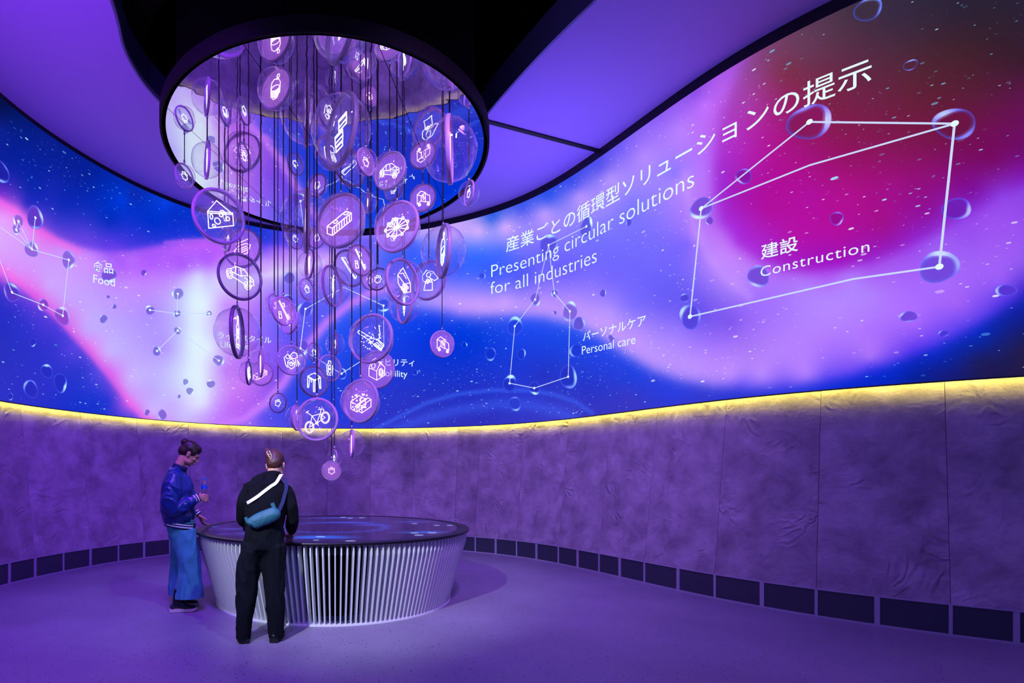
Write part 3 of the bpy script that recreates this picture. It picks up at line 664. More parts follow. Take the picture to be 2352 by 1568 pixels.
for c0, c1 in zip(cuts[:-1], cuts[1:]):
    c0 += .003; c1 -= .003; P = []
    R_ = DR + .01
    def yy(c): return math.sqrt(max(R_ * R_ - c * c, 0))
    up = [(c, yy(c)) for c in np.linspace(c0, c1, 40)]
    P = [pv * c + dv * h for c, h in up] + [pv * c - dv * h for c, h in reversed(up)]
    n = len(P); V = [(p.x, p.y, 0) for p in P] + [(p.x, p.y, .008) for p in P]
    Fc = [tuple(range(n)), tuple(range(n, 2 * n))[::-1]] + [(i, i + n, (i + 1) % n + n, (i + 1) % n) for i in range(n)]
    o = mk('mirror_panel', V, Fc, M['mirror'], can)
    if o.data.polygons[0].normal.z > 0: o.data.flip_normals()

# ------------------------------------------------------------------ round table with radial fins
TX, TY, TR, TZ = -0.513, 6.154, 1.53, 0.785
M['fin'] = pmat('white_lacquer', '#e4e6ea', 0.4)
M['tglass'] = pmat('table_glass', '#050507', 0.08, coat=0.5)
M['inner'] = pmat('inner_dark', '#12161e', 0.6)
tab = empty('round_table', (TX, TY, 0))
tag(tab, 'large round table with white radial fins and a dark glass display top', 'table')
nf = 172; rt, rb, dp, th = 1.50, 1.316, 0.10, 0.0125
prof = [(rt, .757), (rt, .669), (rb, .012), (rb - dp, .012), (rt - dp, .669), (rt - dp, .757)]
V = [(r, s * th / 2, z) for s in (-1, 1) for (r, z) in prof]
Fc = [(0, 1, 4, 5), (1, 2, 3, 4), (11, 10, 7, 6), (10, 9, 8, 7)] + [(i, i + 6, (i + 1) % 6 + 6, (i + 1) % 6) for i in range(6)]
fm = bpy.data.meshes.new('fin'); fm.from_pydata(V, [], Fc); fm.materials.append(M['fin']); fm.update()
bm = bmesh.new(); bm.from_mesh(fm); bmesh.ops.recalc_face_normals(bm, faces=bm.faces); bm.to_mesh(fm); bm.free()
for i in range(nf):
    o = bpy.data.objects.new('fin', fm); COL.objects.link(o); o.parent = tab; o.rotation_euler = (0, 0, 2 * PI * (i + .25) / nf)
mb = MB(); mb.lathe([(rb + .012, 0), (rb + .012, .014), (rb - dp - .03, .014), (rb - dp - .03, 0)], 128, closed=True); mb.build('base_ring', M['fin'], tab)
mb = MB(); mb.lathe([(rt - dp - .002, .755), (rt - dp - .002, .665), (rt - dp - .03, .665), (rt - dp - .03, .755)], 128, closed=True); mb.build('upper_ring', M['inner'], tab)
mb = MB(); mb.lathe([(1.0, .01), (1.0, .755)], 96); mb.build('core', M['shadowgap'], tab)
mb = MB(); mb.lathe([(TR - .14, .758), (TR - .012, .758), (TR, .764), (TR, TZ - .003), (TR - .003, TZ), (TR - .125, TZ), (TR - .125, TZ - .004), (TR - .14, TZ - .004)], 160, closed=True); mb.build('top_rim', M['rim'], tab, True)
M['rimtop'] = pmat('rim_glass', '#0a0a10', 0.1, coat=0.3)
def on_table(x, y):
    D = (HC - TZ) * F / (y - H0); return (x - CX) / F * D - TX, D - TY
def tmat():
    m, nt, b, out = new_mat('table_display'); a_ = nt.nodes.new('ShaderNodeAttribute'); a_.attribute_name = 'Col'
    b.inputs['Base Color'].default_value = (.004, .004, .006, 1); b.inputs['Roughness'].default_value = .09
    nt.links.new(a_.outputs['Color'], b.inputs['Emission Color']); b.inputs['Emission Strength'].default_value = 1.0; m.cycles.emission_sampling = 'NONE'; return m
nr, na = 90, 240; rr_ = np.linspace(0, TR - .128, nr); aa_ = np.linspace(0, 2 * PI, na, endpoint=False)
gx = rr_[:, None] * np.cos(aa_); gy = rr_[:, None] * np.sin(aa_)
C = np.zeros((nr, na, 3)) + np.array([.010, .006, .040])
blobs = [(737,1232,.30,.16,(.0,.16,.95)),(700,1234,.22,.12,(.0,.12,.8)),(775,1234,.24,.10,(.0,.10,.7)),(770,1189,.40,.10,(.05,.12,.8)),(800,1199,.50,.12,(.0,.08,.8)),(850,1205,.25,.12,(.0,.06,.6)),(950,1198,.25,.12,(.02,.08,.6)),(962,1222,.28,.12,(.0,.14,.75)),(990,1221,.2,.1,(.0,.08,.5)),(540,1214,.28,.14,(.06,.07,.45)),(560,1224,.15,.2,(.05,.06,.4)),(492,1209,.07,.07,(.08,.16,.8)),(511,1226,.08,.05,(.06,.08,.5))]
for (x, y, w1, w2, c) in blobs:
    bx, by = on_table(x, y); e = np.exp(-((gx - bx) / w1) ** 2 * 2 - ((gy - by) / w2) ** 2 * 2)
    C += e[..., None] * np.array(c) * .55
bx, by = on_table(765, 1210); q = np.hypot((gx - bx) / .60, (gy - by) / .55); C += np.exp(-((q - 1) / .10) ** 2)[..., None] * np.array([.03, .08, .75]) * .22
C = np.clip(C, 0, 1); V = np.stack([gx, gy, gx * 0 + TZ - .001], -1).reshape(-1, 3)
Fc = [(r * na + i, r * na + (i + 1) % na, (r + 1) * na + (i + 1) % na, (r + 1) * na + i) for r in range(nr - 1) for i in range(na)]
Fc = [((r_i[3], r_i[2], r_i[1], r_i[0])) for r_i in Fc]
o = mk('display_top', V, Fc, tmat(), tab, False, cols=np.concatenate([C, np.ones((nr, na, 1))], -1).reshape(-1, 4))
if o.data.polygons[5000].normal.z < 0: o.data.flip_normals()
M['blip'] = emat('display_light', '#a8b8ff', 0.9, 'NONE')
mb = MB()
for (x, y, w1) in [(736,1232,.05),(726,1240,.03),(805,1242,.05),(804,1189.5,.045),(788,1187.5,.045),(831,1188.5,.045),(952,1202,.04),(1003,1206,.04),(1033,1206,.04),(993,1223,.05),(962,1228.5,.05),(952,1223.5,.045)]:
    bx, by = on_table(x, y); k = len(mb.V); mb.V += [(bx + w1 * math.cos(t), by + w1 * .55 * math.sin(t), TZ + .0015) for t in np.linspace(0, 2 * PI, 10, endpoint=False)]; mb.F.append(tuple(range(k, k + 10)))
tag(mb.build('display_glints', M['blip'], tab), kind='stuff')
mb = MB(); bx, by = on_table(765, 1210)
M['blip2'] = emat('display_particles', '#5a6cff', 0.9, 'NONE')
for i in range(520):
    t = random.uniform(0, 2 * PI); q = random.gauss(1, .11); w1 = random.choice((.004, .005, .007)); x = bx + .60 * q * math.cos(t); y = by + .55 * q * math.sin(t)
    if x * x + y * y > 1.3 ** 2: continue
    k = len(mb.V); mb.V += [(x - w1, y, TZ + .001), (x, y - w1, TZ + .001), (x + w1, y, TZ + .001), (x, y + w1, TZ + .001)]; mb.F.append((k, k + 1, k + 2, k + 3))
tag(mb.build('display_particles', M['blip2'], tab), kind='stuff')

# ------------------------------------------------------------------ glass bubble pendants
def glass_mat():
    m, nt, b, out = new_mat('blown_glass'); L = nt.links; nt.nodes.remove(b)
    tc = nt.nodes.new('ShaderNodeTexCoord'); n = nt.nodes.new('ShaderNodeTexNoise'); n.inputs['Scale'].default_value = 2.0; n.inputs['Detail'].default_value = 1
    L.new(tc.outputs['Object'], n.inputs['Vector'])
    bp = nt.nodes.new('ShaderNodeBump'); bp.inputs['Strength'].default_value = .30; bp.inputs['Distance'].default_value = .12; L.new(n.outputs['Fac'], bp.inputs['Height'])
    lg = nt.nodes.new('ShaderNodeLayerWeight'); lg.inputs[0].default_value = .5; fq = nt.nodes.new('ShaderNodeMath'); fq.operation = 'POWER'; fq.inputs[1].default_value = 3.6; L.new(lg.outputs['Facing'], fq.inputs[0]); fr = nt.nodes.new('ShaderNodeMath'); fr.operation = 'MULTIPLY_ADD'; fr.inputs[1].default_value = .75; fr.inputs[2].default_value = .06; L.new(fq.outputs[0], fr.inputs[0])
    lw = nt.nodes.new('ShaderNodeLayerWeight'); lw.inputs[0].default_value = .35
    tr = nt.nodes.new('ShaderNodeBsdfTransparent'); tr.inputs[0].default_value = (.985, .965, 1, 1)
    gl = nt.nodes.new('ShaderNodeBsdfGlossy'); gl.inputs['Roughness'].default_value = .04; gl.inputs[0].default_value = (1, .96, 1, 1); L.new(bp.outputs[0], gl.inputs['Normal'])
    df = nt.nodes.new('ShaderNodeBsdfTranslucent'); df.inputs[0].default_value = (.9, .6, 1, 1)
    d2 = nt.nodes.new('ShaderNodeBsdfDiffuse'); d2.inputs[0].default_value = (.9, .6, 1, 1)
    ad = nt.nodes.new('ShaderNodeMixShader'); ad.inputs[0].default_value = .5; L.new(df.outputs[0], ad.inputs[1]); L.new(d2.outputs[0], ad.inputs[2])
    pw = nt.nodes.new('ShaderNodeMath'); pw.operation = 'POWER'; pw.inputs[1].default_value = 6.0; L.new(lw.outputs['Facing'], pw.inputs[0])
    pm = nt.nodes.new('ShaderNodeMath'); pm.operation = 'MULTIPLY_ADD'; pm.inputs[1].default_value = .55; pm.inputs[2].default_value = .018; L.new(pw.outputs[0], pm.inputs[0])  # lavender rim colour stands in for neon light caught by the glass
    m1 = nt.nodes.new('ShaderNodeMixShader'); L.new(pm.outputs[0], m1.inputs[0]); L.new(tr.outputs[0], m1.inputs[1]); L.new(ad.outputs[0], m1.inputs[2])
    m2_ = nt.nodes.new('ShaderNodeMixShader'); L.new(fr.outputs[0], m2_.inputs[0]); L.new(m1.outputs[0], m2_.inputs[1]); L.new(gl.outputs[0], m2_.inputs[2])
    L.new(m2_.outputs[0], out.inputs[0]); return m
M['glass'] = glass_mat()
def disc_mat(name, col, e, a_):
    m, nt, b, out = new_mat(name); L = nt.links; nt.nodes.remove(b)
    tc = nt.nodes.new('ShaderNodeTexCoord'); ln = nt.nodes.new('ShaderNodeVectorMath'); ln.operation = 'LENGTH'; L.new(tc.outputs['Object'], ln.inputs[0])
    mr = nt.nodes.new('ShaderNodeMapRange'); mr.inputs['From Min'].default_value = .1; mr.inputs['From Max'].default_value = .95; mr.inputs['To Min'].default_value = a_ * 1.3; mr.inputs['To Max'].default_value = a_ * .8; L.new(ln.outputs['Value'], mr.inputs[0])
    tr = nt.nodes.new('ShaderNodeBsdfTransparent'); em = nt.nodes.new('ShaderNodeEmission'); em.inputs[0].default_value = lin(col); em.inputs[1].default_value = e
    mx = nt.nodes.new('ShaderNodeMixShader'); L.new(mr.outputs[0], mx.inputs[0]); L.new(tr.outputs[0], mx.inputs[1]); L.new(em.outputs[0], mx.inputs[2]); L.new(mx.outputs[0], out.inputs[0])
    m.cycles.emission_sampling = 'NONE'; return m
M['disc_pink'] = disc_mat('edge_lit_acrylic_pink', '#c678ff', 1.0, .26)
M['disc_blue'] = disc_mat('edge_lit_acrylic_violet', '#8a70ff', .9, .10)
M['neon_pink'] = emat('engraving_light_pink', '#ffd4ff', 1.9, 'NONE')
M['neon_white'] = emat('engraving_light_white', '#eaeaff', 1.8, 'NONE')
M['ring_a'] = pmat('ring_lavender', '#cdb0c8', .4)
M['ring_b'] = pmat('ring_grey', '#b4acb4', .4)
M['ring_c'] = pmat('ring_dark', '#6c6674', .4)
M['cord'] = pmat('black_cord', '#08070c', .4)
M['steel'] = pmat('steel_clip', '#c8c8d8', .25, 1.0)
# unit meshes (disc in the local xz plane, y the axis)
RY = Matrix.Rotation(PI / 2, 4, 'X')
def unit(name, mb, smooth=True):
    me = bpy.data.meshes.new(name); me.from_pydata([tuple(v) for v in mb.V], [], mb.F)
    me.polygons.foreach_set('use_smooth', [smooth] * len(me.polygons)); me.update()
    bm = bmesh.new(); bm.from_mesh(me); bmesh.ops.remove_doubles(bm, verts=bm.verts, dist=1e-5); bmesh.ops.recalc_face_normals(bm, faces=bm.faces); bm.to_mesh(me); bm.free(); return me
def ring_mesh(mat):
    mb = MB(); mb.lathe([(.905, -.055), (.92, -.07), (.985, -.07), (1, -.055), (1, .055), (.985, .07), (.92, .07), (.905, .055)], 56, closed=True, M=RY); me = unit('ring', mb); me.materials.append(M[mat]); return me
RINGS = {k: ring_mesh(k) for k in ('ring_a', 'ring_b', 'ring_c')}
def dome_mesh(seed):
    mb = MB(); prof = [(.93 * math.sin(t), .88 * math.cos(t)) for t in np.linspace(PI / 2, .02, 14)]
    mb.lathe(prof, 32, M=RY); me = unit('glass_dome', mb)
    for v in me.vertices:
        d = v.co.normalized(); w = abs(v.co.y) ; k = 1 + .045 * min(w * 2, 1) * noise.noise(d * 1.7 + Vector((seed, seed * 2, 0))); v.co *= k
    me.materials.append(M['glass']); return me
DOMES = [dome_mesh(s) for s in (1.3, 5.1, 9.7, 14.2)]
def disc_mesh(mat):
    mb = MB(); mb.lathe([(.002, .012), (.9, .012), (.9, -.012), (.002, -.012)], 40, M=RY); me = unit('disc', mb, False); me.materials.append(M[mat]); return me
DISCS = {k: disc_mesh(k) for k in ('disc_pink', 'disc_blue')}
def circ(x, y, r, n=14, ry=None, a0=0, a1=2 * PI): return [(x + r * math.cos(t), y + (ry or r) * math.sin(t)) for t in np.linspace(a0, a1, n + 1)]
def box3(x, y, w, d, h):   # isometric box, front corner at x, y
    a = (x, y); l = (x - w, y + w * .5); r = (x + d, y + d * .5); bk = (x - w + d, y + (w + d) * .5)
    U = lambda p: (p[0], p[1] + h)
    return [[l, a, r, U(r), U(bk), U(l), l], [U(l), U(a), U(r)], [a, U(a)]]
def icon(kind):
    L = []
    if kind == 'cheese':
        L = [[(-.15,.85),(.8,.35),(.85,-.3),(-.6,-.85),(-.66,.1),(-.15,.85)],[(-.66,.1),(.8,.42)],[(-.66,-.0),(.8,.33)],circ(.2,.3,.13,10,.09),circ(-.1,-.3,.17),circ(.5,.0,.11),circ(-.45,-.15,.08,10,.14),circ(-.3,-.62,.1,8,.07),circ(.1,.1,.1,8,.1)]
    elif kind == 'car':
        L = [[(-.95,.1),(-.9,.3),(-.6,.42),(-.3,.62),(.25,.55),(.6,.2),(.92,-.05),(.95,-.4),(.7,-.5)],[(.35,-.45),(-.5,-.12)],[(-.95,.1),(-.88,.0)],[(-.6,.42),(-.65,.22),(.0,.05),(.6,.2)],[(-.3,.62),(-.35,.15)],[(.0,.58),(.1,.02)],circ(-.72,-.02,.2,12,.26),circ(-.72,-.02,.1,8,.14),circ(.52,-.48,.24,14,.28),circ(.52,-.48,.12,8,.15),[(.52,-.48),(.52,-.2)],[(.52,-.48),(.3,-.6)],[(.52,-.48),(.74,-.6)],[(.78,-.2),(.95,-.12)],[(.3,.0),(.78,-.2),(.6,.2)]]
    elif kind == 'bottle':
        L = [[(-.28,-.9),(.28,-.9),(.3,.3),(.1,.55),(.1,.7),(-.1,.7),(-.1,.55),(-.3,.3),(-.28,-.9)],[(-.15,.7),(-.15,.95),(.15,.95),(.15,.7)],circ(0,.05,.16),circ(0,.05,.08,8),[(-.28,-.25),(.28,-.25)],[(-.28,-.35),(.28,-.35)],[(-.28,-.72),(.28,-.72)]]
    elif kind == 'toothbrush':
        L = [[(-.6,.85),(-.5,.9),(.62,-.6),(.52,-.72),(-.6,.85)],[(-.15,.75),(.1,.7),(.15,.45),(-.05,.4)],[(-.6,-.2),(-.35,-.15),(-.2,-.75),(-.5,-.85),(-.6,-.2)],[(-.5,-.4),(-.3,-.4)],[(.3,-.35),(.6,-.2)],[(.38,-.45),(.66,-.3)],[(.46,-.56),(.72,-.42)]]
    elif kind == 'stool':
        L = [[(0,.75),(-.62,.42),(0,.12),(.62,.42),(0,.75)],[(-.62,.42),(-.66,-.6),(-.55,-.62),(-.42,.3)],[(.62,.42),(.66,-.6),(.55,-.62),(.42,.3)],[(-.08,.14),(-.06,-.95),(.06,-.95),(.08,.14)],[(-.6,.34),(0,.04),(.6,.34)],[(-.3,.22),(-.28,-.1)],[(.3,.22),(.28,-.1)]]
    elif kind == 'bicycle':
        L = [circ(-.55,-.55,.33,16,.42),circ(-.55,-.55,.26,14,.34),circ(.62,.12,.33,16,.42),circ(.62,.12,.26,14,.34),[(-.55,-.55),(-.35,.25),(.25,.4),(.0,-.25),(-.35,.25)],[(-.55,-.55),(.0,-.25),(.62,.12),(.25,.4)],[(-.75,.55),(-.35,.25)],[(-.8,.5),(-.62,.62)],[(.25,.4),(.32,.75),(.1,.7)],[(.32,.75),(.5,.72),(.52,.6)],[(0,-.25),(.12,-.45)],circ(0,-.25,.09,8)]
    elif kind == 'fork':
        L = [[(-.95,.55),(-.85,.62),(.2,-.05),(.5,-.1),(.95,-.5)],[(-.95,.55),(-.9,.45),(.05,-.2),(.3,-.5),(.75,-.85)],[(.55,-.2),(.9,-.62)],[(.48,-.3),(.84,-.7)],[(.4,-.4),(.8,-.78)],[(.34,-.46),(.76,-.82)],[(.95,-.5),(.75,-.85)],[(.6,.75),(.68,.2),(.6,-.1)]]
        rs = random.Random(3)
        for _ in range(46):
            t = rs.uniform(0, 6.28); q = rs.uniform(.1, .75); x = .05 + q * math.cos(t); y = -.1 + q * .8 * math.sin(t); L.append([(x, y), (x + .035, y + .01)])
    elif kind == 'house':
        L = [[(-.7,.2),(-.7,-.45),(0,-.85),(0,-.1),(-.7,.2)],[(0,-.85),(.72,-.5),(.72,.15),(.35,.55),(0,-.1)],[(-.7,.2),(-.4,.8),(.35,.55)],[(-.4,.8),(-.1,.95),(.72,.15)],circ(.38,-.25,.17,12,.34),circ(.38,-.25,.1,10,.24),circ(-.3,.35,.16,10,.22)]
    elif kind == 'blocks':
        L = box3(-.3,-.75,.55,.75,.5) + box3(.15,-.85,.25,.8,.5); rs = random.Random(5)
        for _ in range(26):
            x, y = rs.uniform(-.7, .6), rs.uniform(-.6, .5); L.append(circ(x, y, .045, 5))
    elif kind == 'crate':
        L = box3(-.55,-.75,.35,1.25,.42) + [circ(-.35,.0,.15,10,.08), circ(.35,.35,.15,10,.08)]
        for i in range(7): x = -.42 + i * .165; L.append([(x, -.68 + (x + .55) * .5), (x, -.32 + (x + .55) * .5)])
    elif kind == 'wheel':
        L = [circ(0,-.05,.8,26,.52), circ(0,-.05,.13,8,.09)] + [[(0,-.05),(.8*math.cos(t),-.05+.52*math.sin(t))] for t in np.linspace(0,2*PI,12,endpoint=False)] + [circ(.83*math.cos(t),-.05+.56*math.sin(t),.09,6) for t in np.linspace(.3,2*PI+.3,9,endpoint=False)] + [[(-.5,.1),(-.3,.6),(.1,.5),(.05,.1)],[(-.35,.15),(-.2,.52)],[(-.2,.1),(-.05,.5)]]
    elif kind == 'cart':
        L = [[(-.6,-.5),(-.6,.45),(-.2,.75),(.3,.5),(.3,-.45),(-.2,-.25),(-.6,-.5)],[(-.6,.45),(-.15,.25),(.3,.5)],[(-.15,.25),(-.15,-.3)],[(.3,.4),(.75,.1),(.8,-.55),(.3,-.45)],circ(-.35,-.62,.14,10),circ(-.35,-.62,.06,6),circ(.62,-.75,.14,10),circ(.62,-.75,.06,6),[(-.05,.3),(.1,-.2)],[(.05,.35),(.2,-.1)]]
    elif kind == 'parcel':
        L = [[(-.5,.35),(0,.95),(.7,.1),(.72,-.5),(.1,-.75),(-.45,-.2),(-.5,.35)],[(-.5,.35),(.15,-.1),(.7,.1)],[(.15,-.1),(.1,-.75)],[(-.25,.5),(.0,.6),(.3,.3)]] + [circ(.05+.13*i,-.2-.08*(i%2),.08,6) for i in range(4)] + [circ(-.1+.1*i,-.45-.05*(i%3),.07,6,.13) for i in range(5)]
    elif kind == 'stack':
        L = [[(-.2,.55),(.6,.5),(.62,.2),(-.18,.22),(-.2,.55)],[(-.2,.22),(-.18,.05),(.6,.0),(.62,.2)],[(-.6,.0),(.2,-.05),(.24,-.35),(-.56,-.32),(-.6,.0)],[(-.56,-.32),(-.54,-.5),(.22,-.55),(.24,-.35)],[(-.5,-.55),(.2,-.6),(.22,-.8),(-.48,-.76),(-.5,-.55)],[(-.1,.48),(.5,.43)],[(-.5,-.08),(.1,-.13)]]
    elif kind == 'tube':
        L = [[(-.35,.55),(-.1,.75),(.35,.65),(.5,.35),(.45,-.3),(.15,-.75),(-.2,-.8),(-.45,-.5),(-.45,.1),(-.35,.55)],circ(.0,.05,.42,16,.2)] + [[(-.42,-.1-.09*i),(.0,-.25-.09*i),(.45,.0-.08*i)] for i in range(6)] + [circ(.3,.9,.13,8), circ(.22,.72,.08,6)]
    elif kind == 'ruler':
        L = [[(-.85,.7),(-.5,.8),(.7,-.5),(.62,-.75),(.5,-.72),(-.85,.7)],[(-.7,.66),(.6,-.7)],[(-.85,.7),(-.8,.6),(.5,-.8)]]
    elif kind == 'duct':
        L = [[(-.6,.5),(-.2,.85),(.4,.6),(.9,.0),(.55,-.15),(.1,.2),(.35,-.2),(.35,-.85),(-.45,-.7),(-.3,-.1),(-.55,.1),(-.6,.5)],circ(.0,.45,.2,12),circ(-.1,-.05,.17,10),circ(-.1,-.05,.08,6),circ(.2,-.1,.1,8),[(.5,.45),(.75,.15)]]
    elif kind == 'ribbon':
        L = [[(-.15,.8),(-.2,-.2),(0,-.9),(.2,-.2),(.15,.8)],[(-.1,.1),(0,-.4),(.1,.1)],circ(0,.3,.12,10,.3),circ(-.1,.2,.1,8,.28),[(-.3,.6),(0,.4),(.3,.6)]]
    elif kind == 'molecule':
        L = [circ(-.45,.05,.38,6),circ(.3,.1,.45,5),circ(.0,-.5,.35,6)] + [[(-.45,.05),(-.45+.38*math.cos(t),.05+.38*math.sin(t))] for t in np.linspace(0,2*PI,6,endpoint=False)] + [[(.3,.1),(.3+.45*math.cos(t),.1+.45*math.sin(t))] for t in np.linspace(0,2*PI,5,endpoint=False)] + [[(-.2,.75),(-.55,.2)],[(.2,.75),(.75,.3),(.6,-.2)]]
    elif kind == 'jug':
        L = [[(-.3,-.75),(.3,-.75),(.38,.2),(.15,.5),(.15,.75),(-.15,.75),(-.15,.5),(-.38,.2),(-.3,-.75)],[(-.18,.2),(-.18,-.45),(0,-.6),(.18,-.45),(.18,.2),(0,.35),(-.18,.2)],circ(0,-.1,.08,8)]
    elif kind == 'bag':
        L = [[(-.6,.3),(-.35,.55),(-.1,.2),(-.4,.1),(-.6,.3)],[(-.15,.35),(.15,.75),(.5,.7),(.6,.3),(.2,.15),(-.15,.35)],[(-.35,-.15),(0,.15),(.3,-.15),(.3,-.6),(0,-.85),(-.35,-.6),(-.35,-.15)],circ(-.02,-.4,.16,8,.12),[(-.35,-.3),(0,-.15),(.3,-.35)],[(.55,.1),(.85,-.35)],[(.6,-.1),(.7,-.5)],[(-.7,.2),(-.55,-.5),(-.4,-.7)],[(.4,.1),(.5,-.5)]]
    elif kind == 'vessel':
        L = [[(-.7,-.2),(-.3,.2),(.3,.35),(.7,.2)],[(-.7,-.2),(-.3,-.55),(.4,-.45),(.7,.2)],[(-.5,.35),(.5,.7)],[(-.6,-.5),(.6,-.1)],[(-.4,-.1),(.4,.15)],[(-.35,-.25),(.45,.0)]]
    else:  # a small puffed flake outline
        rs = random.Random(kind); k3 = rs.choice((5, 6, 7)); ph = rs.uniform(0, 6)
        L = [[(( .42 + .07 * math.cos(k3 * t + ph)) * math.cos(t), (.46 + .07 * math.cos(k3 * t + ph)) * math.sin(t)) for t in np.linspace(0, 2 * PI, 29)], [(( .24 + .06 * math.cos(4 * t)) * math.cos(t) + .02, .05 + (.2 + .05 * math.cos(5 * t)) * math.sin(t)) for t in np.linspace(.3, 2.9, 9)], [(-.12, .2), (0, .28), (.14, .2)]]
    return L
ICONS = {}
def icon_mesh(kind, neon, big):
    key = (kind, neon, big)
    if key in ICONS: return ICONS[key]
    mb = MB(); sc = .64 if big else .70; w = .028 if big else .042
    for P in icon(kind):
        for p, q in zip(P[:-1], P[1:]): mb.bar((p[0] * sc, -.02, p[1] * sc), (q[0] * sc, -.02, q[1] * sc), w, w * .8, (0, 1, 0))
    me = bpy.data.meshes.new('icon'); me.from_pydata([tuple(v) for v in mb.V], [], mb.F); me.materials.append(M[neon]); ICONS[key] = me; return me
clip_mb = MB(); clip_mb.lathe([(.001, .03), (.010, .03), (.012, .0), (.006, -.02), (.001, -.02)], 10); CLIP = unit('clip', clip_mb); CLIP.materials.append(M['steel'])
